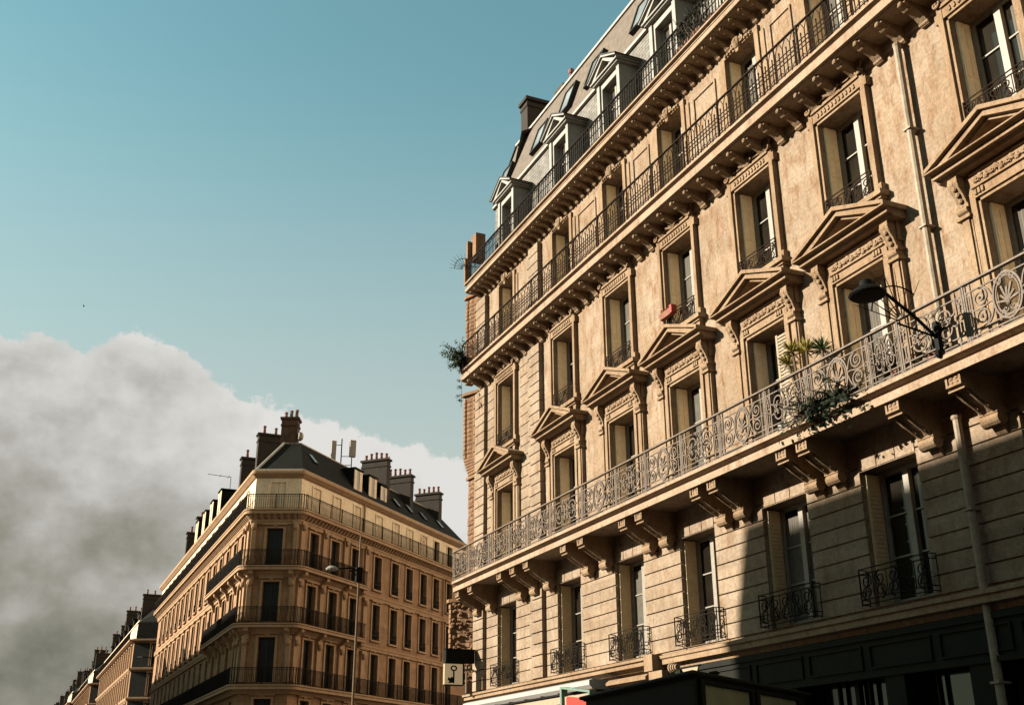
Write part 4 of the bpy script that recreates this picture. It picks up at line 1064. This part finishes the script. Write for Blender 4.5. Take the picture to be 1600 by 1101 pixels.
# dormers
def cdormer(base, rz, x, y0, z, w_=1.1, h=1.6):
    d = MB(); d.box(x-w_/2, x+w_/2, y0, y0+2.2, z, z+h); d.box(x-w_/2-.1, x+w_/2+.1, y0-.12, y0+2.3, z+h, z+h+.12)
    o = d.build('dormer', M['slate'], roof, base, rz)
    f = MB(); f.box(x-w_/2-.03, x-.2, y0-.05, y0, z, z+h-.05); f.box(x+.2, x+w_/2+.03, y0-.05, y0, z, z+h-.05); f.box(x-.2, x+.2, y0-.05, y0, z, z+.1); f.build('window_frame', M['cattic'], o)
    MB().box(x-.2, x+.2, y0-.03, y0-.001, z+.1, z+h-.05).build('pane', M['pane'], o)
for s in (8.2, 10.4): cdormer(tuple(off2), rzR, s, .55, 22.25)
for s in (12.4,): cdormer(tuple(off2), rzR, s, .7, 22.25, .9, 1.4)
for yv in (18.5, 22.5, 26.5, 30.5): cdormer((0,0,0), rzL, -yv, .5, 22.3, 1.3, 2.4)
sp_ang = math.atan2(rin+.1, zr1-zr0)
for s, z in ((2.9, 23.0), (15.0, 22.6), (17.2, 22.6), (19.6, 22.5), (22.8, 22.5)):
    y_ = (z-zr0)/(zr1-zr0)*(1.93+.37*s/26)
    v = lp(tuple(off2), rzR, s, z); v = Vector(v) - nR*(y_-.1)
    o = MB().box(-.25, .25, -.08, .02, 0, .95).build('skylight', M['dzinc'], roof, tuple(v)); o.rotation_euler = (-sp_ang, 0, rzR)
    MB().box(-.19, .19, -.10, -.081, .06, .89).build('pane', M['skyglass'], o)
pp = MB(); q = lp(tuple(off2), rzR, 8.3, 0); q = Vector(q)+nR*.12
pp.tube([(q.x,q.y,15.2),(q.x,q.y,21.3)], .07, 6); q = Vector(lp(tuple(off2), rzR, 21.8, 0))+nR*.1; pp.tube([(q.x,q.y,4),(q.x,q.y,18.5)], .06, 6)
pp.build('drainpipe', M['ctrim'], cb)
fo = fan(0, 0, 0, .5, .85, R(0), R(180), 9); q = Vector(lp(tuple(off2), rzR, 17.2, 20.0))+nR*.5
fob = fo.build('fan_guard', M['ctrim'], cb, tuple(q)); fob.rotation_euler = (0,0,rzR+R(90))
# roof equipment
def at2(s, inset, z): v = P2 + tR*s - nR*inset; return (v.x, v.y, z)
an = thing('antenna_mast', 'rooftop mast with two tall panel antennas on the ridge of the slate roofed corner building', 'antenna', at2(9.0, 2.6, 24.3))
MB().tube([(0,0,0),(0,0,2.5)], .045, 6).tube([(.75,-.3,0),(.75,-.3,1.6)], .04, 6).tube([(-.55,.2,2.0),(0,0,2.0)], .03).tube([(0,0,1.1),(.75,-.3,1.1)], .03).tube([(0,0,.4),(.75,-.3,.4)], .03).build('mast', M['diron'], an)
MB().box(-.75, -.40, .05, .3, .35, 2.3).build('panel', M['antenna'], an); MB().box(.55, 1.0, -.5, -.2, 1.05, 2.35).build('panel', M['antenna'], an)
dm = thing('satellite_drum', 'round tan satellite drum beside the brick chimney on the far corner building', 'antenna', at2(2.6, 2.2, 24.75))
dm.scale = (.62, .62, .62)
MB().lathe([(.45,-.28),(.52,-.2),(.52,.1),(.30,.3)], 16, (.1,0,.55), 'x').build('drum', M['antenna'], dm); MB().tube([(0,0,0),(0,0,.4)], .05, 6).build('stand', M['diron'], dm)
tv = thing('tv_antenna', 'thin tv antenna on a stick above the left roofline of the corner building', 'antenna', (P1.x+1.6, P1.y+21.0, 24.3))
MB().tube([(0,0,0),(0,0,2.4)], .03).build('mast', M['diron'], tv); MB().tube([(0,.1,2.4),(-2.0,-.2,2.4)], .025).tube([(-.2,-.5,2.4),(-.2,.5,2.4)], .02).tube([(-.9,-.4,2.4),(-.9,.4,2.4)], .02).build('boom', M['diron'], tv)
vn = thing('roof_vents', 'cluster of upright metal flues behind the first right hand chimney of the corner building', 'flue', at2(14.6, 2.4, 24.2))
for k in range(3): MB().tube([(k*.35,-.1*k,0),(k*.35,-.1*k,2.4+.15*k)], .11, 8).build('flue', M['zinc'], vn)

# ================================================================== FURTHER BLOCKS
def block(name, label, Y0, Y1, H, X0=13.0, cham=4.0, nfl=5, seed=1, dz=0):
    rnd = random.Random(seed); L_ = Y1-Y0
    b = thing(name, label, 'building', (X0, Y0, 0))
    fl = [(H-.2-3.45*(k+1)+.35, H-.2-3.45*k-.55) for k in range(nfl)]
    n = int(L_/3.0); cs = [-(2.0+3.0*k) for k in range(n)]
    o_ = [(c-.55, c+.55, f[0], f[1]) for c in cs for f in fl[:4] if f[0] > .3]
    a = MB(); wall_sheet(a, -L_, 0, 0, H, o_, .3); a.build('wall', M['cwall'], b, (0,0,0), rzL)
    ca = R(118); rzc = math.atan2(math.cos(ca), math.sin(ca)); o2 = Vector((math.sin(ca)*cham, math.cos(ca)*cham, 0))
    o3 = [(cham/2-.55, cham/2+.55, f[0], f[1]) for f in fl[:4]]
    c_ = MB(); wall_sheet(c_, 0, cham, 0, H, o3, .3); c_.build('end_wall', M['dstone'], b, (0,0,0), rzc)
    d_ = MB(); e = o2 + Vector((math.sin(R(50))*16, math.cos(R(50))*16, 0)); d_.quad((o2.x,o2.y,0),(e.x,e.y,0),(e.x,e.y,H),(o2.x,o2.y,H)); d_.quad((e.x,e.y,0),(14,L_,0),(14,L_,H),(e.x,e.y,H)); d_.quad((14,L_,0),(0,L_,0),(0,L_,H),(14,L_,H)); d_.build('rear_wall', M['cwall'], b)
    pr = None; k_count = [0]
    for c in cs:
        for f in fl[:4]:
            if f[0] < H-11.5 or k_count[0] >= 96: continue
            k_count[0] += 1
            loc = lp((0,0,0), rzL, c, f[0])
            if pr is None:
                w_ = MB(); h = f[1]-f[0]
                for (p_, q_) in ((-.55,-.48), (.48,.55), (-.05,.05)): w_.box(p_, q_, .2, .26, 0, h)
                pr = w_.build('window', M['cream'], b, loc, rzL); MB().box(-.5, .5, .262, .28, 0, h).build('pane', M['pane'], pr); MB().box(-.7,-.57,-.08,0,0,h+.1).box(.57,.7,-.08,0,0,h+.1).box(-.75,.75,-.14,0,h+.1,h+.25).build('window_surround', M['ctrim'], pr)
            else: copy_tree(pr, b, loc, rzL)
    for f in fl[:4]: copy_tree(pr, b, lp((0,0,0), rzc, cham/2, f[0]), rzc)
    low = MB()
    for c in cs:
        for f in fl[:4]:
            if .3 < f[0] and (f[0] < H-11.5 or cs.index(c) >= 32):
                low.join(MB().box(-.52,.52,.25,.27,0,f[1]-f[0]), Matrix.Translation(lp((0,0,0), rzL, c, f[0])) @ Matrix.Rotation(rzL, 4, 'Z'))
    if low.v: low.build('window', M['pane'], b)['kind'] = 'stuff'
    cnr = MB()
    for (z, p) in ((H-.25, .6), (H-3.65, .3), (H-7.1, .25)):
        prof = [(0,z-.3),(-p*.5,z-.2),(-p,z-.05),(-p,z+.15),(0,z+.2)]
        cnr.join(MB().prism(prof, -L_, 0), Matrix.Rotation(rzL, 4, 'Z')); cnr.join(MB().prism(prof, 0, cham), Matrix.Rotation(rzc, 4, 'Z'))
    cnr.build('cornice', M['ctrim'], b)
    rl = MB(); bar = MB()
    for k in range(int(L_/.35)): bar.box(-L_+k*.35, -L_+k*.35+.03, -.55, -.52, H-.05, H+.85)
    bar.box(-L_, 0, -.56, -.51, H+.85, H+.9); rl.join(bar, Matrix.Rotation(rzL, 4, 'Z'))
    bar = MB()
    for k in range(int(cham/.2)): bar.box(k*.2, k*.2+.03, -.55, -.52, H-.05, H+.85)
    bar.box(0, cham, -.56, -.51, H+.85, H+.9); rl.join(bar, Matrix.Rotation(rzc, 4, 'Z')); rl.build('balcony_railing', M['diron'], b)
    at_ = MB(); at_.box(.3, 1.0, .3, L_, H, H+2.3); at_.build('attic_wall', M['cattic'], b)
    r_ = MB(); z0, z1 = H+2.0, H+4.6
    Lo = [Vector((.2,L_,0)), Vector((.2,.2,0)), o2+Vector((-.2,.4,0)), e]; Hi = [Vector((2.6,L_,0)), Vector((2.6,3.4,0)), o2+Vector((-.2,3.6,0)), e+Vector((-2,2,0))]
    for i in range(3): r_.quad(V3(Lo[i], z0), V3(Lo[i+1], z0), V3(Hi[i+1], z1), V3(Hi[i], z1))
    r_.add([V3(Hi[0],z1), V3(Hi[1],z1), V3(Hi[2],z1), V3(Hi[3],z1), (14,L_,z1)], [(0,1,2,3,4)])
    for i in range(1, 3): r_.quad(V3(Lo[i], H), V3(Lo[i+1], H), V3(Lo[i+1], z0), V3(Lo[i], z0))
    rr = r_.build('roof', M['slate'], b)
    y = 3.5
    while y < L_-2:
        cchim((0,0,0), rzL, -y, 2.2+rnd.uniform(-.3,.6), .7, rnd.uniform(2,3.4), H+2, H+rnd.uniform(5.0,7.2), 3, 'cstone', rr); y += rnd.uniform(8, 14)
    for k in range(int(L_/7)):
        cdorm = MB(); yy = 6+k*6.5
        if yy > L_-3: break
        cdorm.box(.7, 3, yy-.6, yy+.6, H+2.2, H+3.9); cdorm.box(.55, 3, yy-.7, yy+.7, H+3.9, H+4.02); cdorm.build('dormer', M['slate'], rr)
    return b
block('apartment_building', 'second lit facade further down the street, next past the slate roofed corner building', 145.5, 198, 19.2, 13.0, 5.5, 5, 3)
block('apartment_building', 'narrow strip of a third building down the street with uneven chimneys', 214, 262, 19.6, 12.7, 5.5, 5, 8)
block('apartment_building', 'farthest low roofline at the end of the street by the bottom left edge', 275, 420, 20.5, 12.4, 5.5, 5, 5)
# sliver of a house beyond, along the side street, with chimney and antenna
fh = thing('side_street_house', 'small dark roof and chimney in the gap left of the tan building', 'building', (43.5, 101, 0), R(44))
fw = MB(); fops = [(1.2+2.6*k, 2.3+2.6*k, z, z+2.1) for k in range(5) for z in (2, 5.6, 9.2, 12.8, 16.4)]
wall_sheet(fw, -.5, 14, 0, 21.5, fops, .3); fw.quad((-.5,0,0),(-.5,10,0),(-.5,10,21.5),(-.5,0,21.5)); fw.quad((14,0,0),(14,10,0),(14,10,21.5),(14,0,21.5)); fw.quad((-.5,10,0),(14,10,0),(14,10,21.5),(-.5,10,21.5)); fw.build('wall', M['cwall'], fh)
for q_ in fops: MB().box(q_[0], q_[1], .27, .30, q_[2], q_[3]).build('window', M['cpane'], fh)
MB().prism([(0,21.5),(1.8,24),(8,24.5),(10,21.5)], -.5, 14, 'x').build('roof', M['slate'], fh)
ch_ = MB().box(.6, 2.4, .6, 2.0, 22, 26.3).build('chimney', M['slate'], fh); MB().lathe([(.14,0),(.12,1.2)], 8).build('chimney_pot', M['terra'], ch_, (1.5,1.2,26.3)); MB().lathe([(.14,0),(.12,.6)], 8).build('chimney_pot', M['terra'], ch_, (2.1,1.2,26.3))

# street lamps down the road
def lamp_post(label, loc, H, arm, rz):
    t = thing('street_lamp', label, 'street lamp', loc, rz, 'tall street lamps along the road')
    MB().lathe([(.12,0),(.12,.9),(.07,1.0),(.05,4),(.034,H-.5),(.03,H)], 10).build('post', M['post'], t)
    MB().tube([(0,0,H-1.45),(-.3*arm,0,H-1.28),(-arm,0,H-1.35)], .035, 6).tube([(0,0,H-1.62),(-.45*arm,0,H-1.35)], .025, 6).build('arm', M['diron'], t)
    MB().lathe([(.0,.12),(.12,.10),(.24,.0),(.22,-.05),(.05,-.07)], 12, (-arm-.2,0,H-1.37)).build('shade', M['zinc'], t)
    MB().box(-.12, .12, -.1, .1, H-1.8, H-1.25).build('bracket', M['diron'], t)
lamp_post('slim tall lamp post with one side arm, standing in front of the corner building', (11.38, 40.4, .12), 10.6, .85, R(0))
lamp_post('distant street lamp reaching out beside the far shaded facade edge', (10.6, 100, .12), 13.4, .9, R(0))
# bird
bd = thing('bird', 'tiny dark bird flying in the open sky on the left', 'bird', (1.15, 120, 51.3))
bd.scale = (.75,.75,.75)
bm_ = MB(); bm_.ball((0,0,0), .16, .07, .06, 8, 5); bm_.add([(-.22,.02,.0),(-.36,.05,.03),(-.36,-.05,.03)], [(0,1,2)]); bm_.build('body', M['black'], bd)
bw = MB(); bw.add([(.06,0,.02),(-.08,0,.02),(-.06,.30,.16),(-.14,.5,.08)], [(0,1,3,2)]); bw.add([(.06,0,.02),(-.08,0,.02),(-.06,-.30,.16),(-.14,-.5,.08)], [(0,1,3,2)]); bw.build('wings', M['black'], bd)

# ================================================================== OPPOSITE SIDE OF THE STREET (casts the shade)
def opposite(name, label, Y0, Y1, H, steps):
    b = thing(name, label, 'building', (-13, Y0, 0)); L_ = Y1-Y0
    n = int(L_/3.2); cs = [1.8+3.2*k for k in range(n)]
    o_ = [(c-.55, c+.55, z, z+2.3) for c in cs for z in (4.5, 8, 11.5) if z+3 < H]
    a = MB(); wall_sheet(a, 0, L_, 0, H-2.4, o_, .3); a.build('wall', M['cwall'], b, (0,0,0), R(90))
    p = MB()
    for (x0, x1, z0, z1) in o_: p.box(x0, x1, .28, .30, z0, z1)
    p.build('window', M['pane'], b, (0,0,0), R(90))['kind'] = 'stuff'
    q = MB(); q.quad((0,0,0),(-12,0,0),(-12,0,H-2.4),(0,0,H-2.4)); q.quad((0,L_,0),(-12,L_,0),(-12,L_,H-2.4),(0,L_,H-2.4)); q.quad((-12,0,0),(-12,L_,0),(-12,L_,H-2.4),(-12,0,H-2.4)); q.build('rear_wall', M['cwall'], b)
    r = MB(); r.prism([(.0,H-2.4),(-1.2,H),(-9,H+.3),(-12,H-2.4)], 0, L_, 'y'); r.v = [(v[0], v[1], v[2]) for v in r.v]; ro = r.build('roof', M['slate'], b)
    for (y, h, w_) in steps:
        c = MB(); c.box(-3.6, -1.4, y, y+w_, H-.5, H+h); c.box(-3.7, -1.3, y-.1, y+w_+.1, H+h, H+h+.15); c.build('chimney', M['cstone'], ro)
    return b
opposite('apartment_building', 'shaded stone building across the street whose roofline shades the tan facade', -40, 30.2, 18.2, [(20, .9, 1.5), (2, 1.0, 1.5)])
opposite('apartment_building', 'tall stone building across the street beyond the crossing, opposite the corner building', 84, 150, 23.6, [(6, 1.2, 1.0), (15, 1.6, 1.2), (27, 1.0, 1.2), (40, 1.5, 1.2), (52, 1.2, 1)])
opposite('apartment_building', 'long stone building across the street, opposite the farthest blocks', 160, 420, 22.8, [(8, 1.2, 1.2), (30, 1.6, 1.2), (60, 1.0, 1.2), (100, 1.5, 1.2)])

# ================================================================== GROUND
def struct(name, mb, mat):
    o = mb.build(name, M[mat]); o['kind'] = 'structure'; return o
struct('ground', MB().quad((-1500,-600,0),(1500,-600,0),(1500,2500,0),(-1500,2500,0)), 'ground')
struct('road', MB().quad((-8.5,-120,.004),(8.5,-120,.004),(8.5,600,.004),(-8.5,600,.004)), 'asphalt')
struct('side_road', MB().quad((8.5,36,.004),(60,84,.004),(52,98,.004),(8.5,68,.004)), 'asphalt')
pv = MB(); pv.box(8.8, 13.0, -60, 35, -.2, .12); struct('pavement', pv, 'pave')
pv = MB(); pv.box(8.8, 13.0, 70, 600, -.2, .12); struct('pavement', pv, 'pave')
pv = MB(); pv.box(-13, -8.8, -60, 600, -.2, .12); struct('pavement', pv, 'pave')
kb_ = MB(); kb_.box(8.5, 8.8, -60, 35, -.2, .125); kb_.box(8.5, 8.8, 70, 600, -.2, .125); kb_.box(-8.8, -8.5, -60, 600, -.2, .125); struct('kerb', kb_, 'kerb')
mk = MB()
for k in range(60): mk.quad((-.08,-60+k*6,.008),(.08,-60+k*6,.008),(.08,-57+k*6,.008),(-.08,-57+k*6,.008))
struct('road_markings', mk, 'mark')

# ================================================================== SKY, SUN, CAMERA
SUN = Vector((-1, .45, .43)).normalized()
el = math.asin(SUN.z); azs = math.atan2(SUN.x, SUN.y)
world = bpy.data.worlds.new('World'); SC.world = world; world.use_nodes = True
nt = world.node_tree; nt.nodes.clear(); L = nt.links
out = N(nt, 'ShaderNodeOutputWorld'); bg = N(nt, 'ShaderNodeBackground'); L.new(bg.outputs[0], out.inputs[0]); bg.inputs['Strength'].default_value = .0589
sky = N(nt, 'ShaderNodeTexSky'); sky.sky_type = 'NISHITA'; sky.sun_disc = False; sky.sun_elevation = el; sky.sun_rotation = azs; sky.air_density = 1.0; sky.dust_density = .5; sky.ozone_density = 1.0
tint = N(nt, 'ShaderNodeMixRGB', blend_type='MULTIPLY'); tint.inputs['Fac'].default_value = 1; tint.inputs['Color2'].default_value = (.92, 1.25, .88, 1)
L.new(sky.outputs[0], tint.inputs['Color1'])
tc = N(nt, 'ShaderNodeTexCoord'); sep = N(nt, 'ShaderNodeSeparateXYZ'); L.new(tc.outputs['Generated'], sep.inputs[0])
def math_(op, a, b=None, clamp=False):
    n = N(nt, 'ShaderNodeMath', operation=op); n.use_clamp = clamp
    for i, v in enumerate((a, b)):
        if v is None: continue
        if hasattr(v, 'links') or hasattr(v, 'is_linked'): L.new(v, n.inputs[i])
        else: n.inputs[i].default_value = v
    return n.outputs[0]
azn = math_('DEGREES', math_('ARCTAN2', sep.outputs['X'], sep.outputs['Y'])); eln = math_('DEGREES', math_('ARCSINE', sep.outputs['Z']))
azt = math_('DIVIDE', math_('ADD', azn, 8), 40, True)     # -8..32 deg -> 0..1
cr_ = N(nt, 'ShaderNodeValToRGB'); L.new(azt, cr_.inputs[0]); cr_.color_ramp.interpolation = 'B_SPLINE'
ptsr = [(-8,20.4),(-3.2,20.8),(-1.4,20.9),(.4,20.2),(2.9,21.4),(5.2,21.5),(7.3,20.6),(9.4,19.3),(11.5,18.3),(14,18.0),(16.7,17.4),(19.5,16.7),(21.3,16.0),(32,14)]
els = cr_.color_ramp.elements
for i, (a, e_) in enumerate(ptsr):
    pos = (a+8)/40
    x_ = els[i] if i < 2 else els.new(pos)
    x_.position = pos; v = e_/40; x_.color = (v, v, v, 1)
edge = math_('MULTIPLY', cr_.outputs[0], 40)
def noise(scale, detail, sc=(1,1,1), rough=.55, loc=(0,0,0)):
    mp = N(nt, 'ShaderNodeMapping'); mp.inputs['Scale'].default_value = sc; mp.inputs['Location'].default_value = loc; L.new(tc.outputs['Generated'], mp.inputs['Vector'])
    n = N(nt, 'ShaderNodeTexNoise'); n.inputs['Scale'].default_value = scale; n.inputs['Detail'].default_value = detail; n.inputs['Roughness'].default_value = rough; L.new(mp.outputs[0], n.inputs['Vector']); return n.outputs['Fac']
n0 = noise(13, 6, (1,1,1.3), .62, (2,4,1)); n1 = noise(34, 9, (1,1,1), .66); n2 = noise(6, 3, (1,1,2.2), .45, (3,1,2)); n3 = noise(17, 5, (1,1,1.7), .5, (7,2,5))
dep = math_('ADD', math_('SUBTRACT', edge, eln), math_('ADD', math_('MULTIPLY', math_('SUBTRACT', n1, .5), 2.6), math_('MULTIPLY', math_('SUBTRACT', n0, .5), 3.4)))   # depth below the cloud top, degrees
mr = N(nt, 'ShaderNodeMapRange', interpolation_type='SMOOTHSTEP'); mr.inputs['From Min'].default_value = -.10; mr.inputs['From Max'].default_value = .30
L.new(dep, mr.inputs['Value'])
mr2 = N(nt, 'ShaderNodeMapRange', interpolation_type='SMOOTHSTEP'); mr2.inputs['From Min'].default_value = 62; mr2.inputs['From Max'].default_value = 38
L.new(math_('ABSOLUTE', math_('SUBTRACT', azn, 12)), mr2.inputs['Value'])
mask = math_('MULTIPLY', mr.outputs[0], mr2.outputs[0])
# cloud brightness: lit rim on top, greyer body, dark base to the lower left
sd = SUN*.045
nA = noise(11, 7, (1,1,1.15), .55, (5,3,4)); nB = noise(11, 7, (1,1,1.15), .55, (5+sd.x*.4, 3+sd.y*.4, 4+.04))
relief = math_('MULTIPLY', math_('SUBTRACT', nA, nB), 19.0)
shade = math_('ADD', relief, math_('ADD', math_('MULTIPLY', math_('SUBTRACT', n2, .5), 9.0), math_('MULTIPLY', math_('SUBTRACT', n3, .5), 7.0)))
d2 = math_('ADD', math_('SUBTRACT', dep, shade), math_('MULTIPLY', math_('SUBTRACT', 9, azn), .24))
cc = N(nt, 'ShaderNodeValToRGB'); L.new(math_('DIVIDE', d2, 20, True), cc.inputs[0])
ce = cc.color_ramp.elements
CL = [(0,(.76,.75,.72)), (.26,(.63,.625,.595)), (.50,(.45,.44,.40)), (.74,(.30,.29,.24)), (1,(.17,.172,.138))]
for i, (p_, c_) in enumerate(CL):
    x_ = ce[i] if i < 2 else ce.new(p_)
    x_.position = p_; x_.color = (*c_, 1)
cs_ = N(nt, 'ShaderNodeMixRGB', blend_type='MULTIPLY'); cs_.inputs['Fac'].default_value = 1; L.new(cc.outputs[0], cs_.inputs['Color1']); cs_.inputs['Color2'].default_value = (5.0,5.0,5.0,1)
hzf = N(nt, 'ShaderNodeMapRange', interpolation_type='SMOOTHSTEP'); hzf.inputs['From Min'].default_value = 38; hzf.inputs['From Max'].default_value = 8; hzf.inputs['To Max'].default_value = .75
L.new(eln, hzf.inputs['Value'])
hzm = N(nt, 'ShaderNodeMixRGB'); L.new(hzf.outputs[0], hzm.inputs['Fac']); L.new(tint.outputs[0], hzm.inputs['Color1']); hzm.inputs['Color2'].default_value = (.62*5, .55*5, .49*5, 1)
ebm = N(nt, 'ShaderNodeMapRange', interpolation_type='SMOOTHSTEP'); ebm.inputs['From Min'].default_value = 56; ebm.inputs['From Max'].default_value = 44  # bright cloud bank out of view, added as warm fill for the corner building
L.new(math_('ADD', math_('ABSOLUTE', math_('SUBTRACT', azn, 106)), math_('MULTIPLY', math_('SUBTRACT', n2, .5), 30)), ebm.inputs['Value'])
eb2 = N(nt, 'ShaderNodeMapRange', interpolation_type='SMOOTHSTEP'); eb2.inputs['From Min'].default_value = 46; eb2.inputs['From Max'].default_value = 34
L.new(math_('ADD', eln, math_('MULTIPLY', math_('SUBTRACT', n3, .5), 26)), eb2.inputs['Value'])
ebk = N(nt, 'ShaderNodeMixRGB'); L.new(math_('MULTIPLY', ebm.outputs[0], eb2.outputs[0]), ebk.inputs['Fac']); L.new(hzm.outputs[0], ebk.inputs['Color1']); ebk.inputs['Color2'].default_value = (3.7*5, 2.95*5, 2.1*5, 1)
mixs = N(nt, 'ShaderNodeMixRGB'); L.new(mask, mixs.inputs['Fac']); L.new(ebk.outputs[0], mixs.inputs['Color1']); L.new(cs_.outputs[0], mixs.inputs['Color2'])
L.new(mixs.outputs[0], bg.inputs['Color'])

sl = bpy.data.lights.new('sun', 'SUN'); sl.energy = 5.0; sl.angle = R(.5); sl.color = (1, .92, .78)
so = bpy.data.objects.new('sun', sl); COL.objects.link(so); so.rotation_euler = SUN.to_track_quat('Z', 'Y').to_euler(); so.location = (-60, 30, 50)
cam = bpy.data.cameras.new('camera'); co = bpy.data.objects.new('camera', cam); COL.objects.link(co); SC.camera = co
cam.sensor_width = 36; cam.lens = 36*1715.4/1600; cam.clip_end = 5000; cam.clip_start = .1
A_, P_, Ro = R(23.676), R(21.770), R(-.180)
f = Vector((math.sin(A_)*math.cos(P_), math.cos(A_)*math.cos(P_), math.sin(P_))); r_ = Vector((math.cos(A_), -math.sin(A_), 0)); u_ = r_.cross(f)
r2 = r_*math.cos(Ro) + u_*math.sin(Ro); u2 = -r_*math.sin(Ro) + u_*math.cos(Ro)
m3 = Matrix((r2, u2, -f)).transposed()
co.matrix_world = Matrix.Translation((0, 0, 1.6)) @ m3.to_4x4()
SC.view_settings.view_transform = 'Standard'; SC.view_settings.look = 'None'; SC.view_settings.exposure = 1.75; SC.view_settings.gamma = 1
SC.cycles.max_bounces = 8; SC.cycles.diffuse_bounces = 4
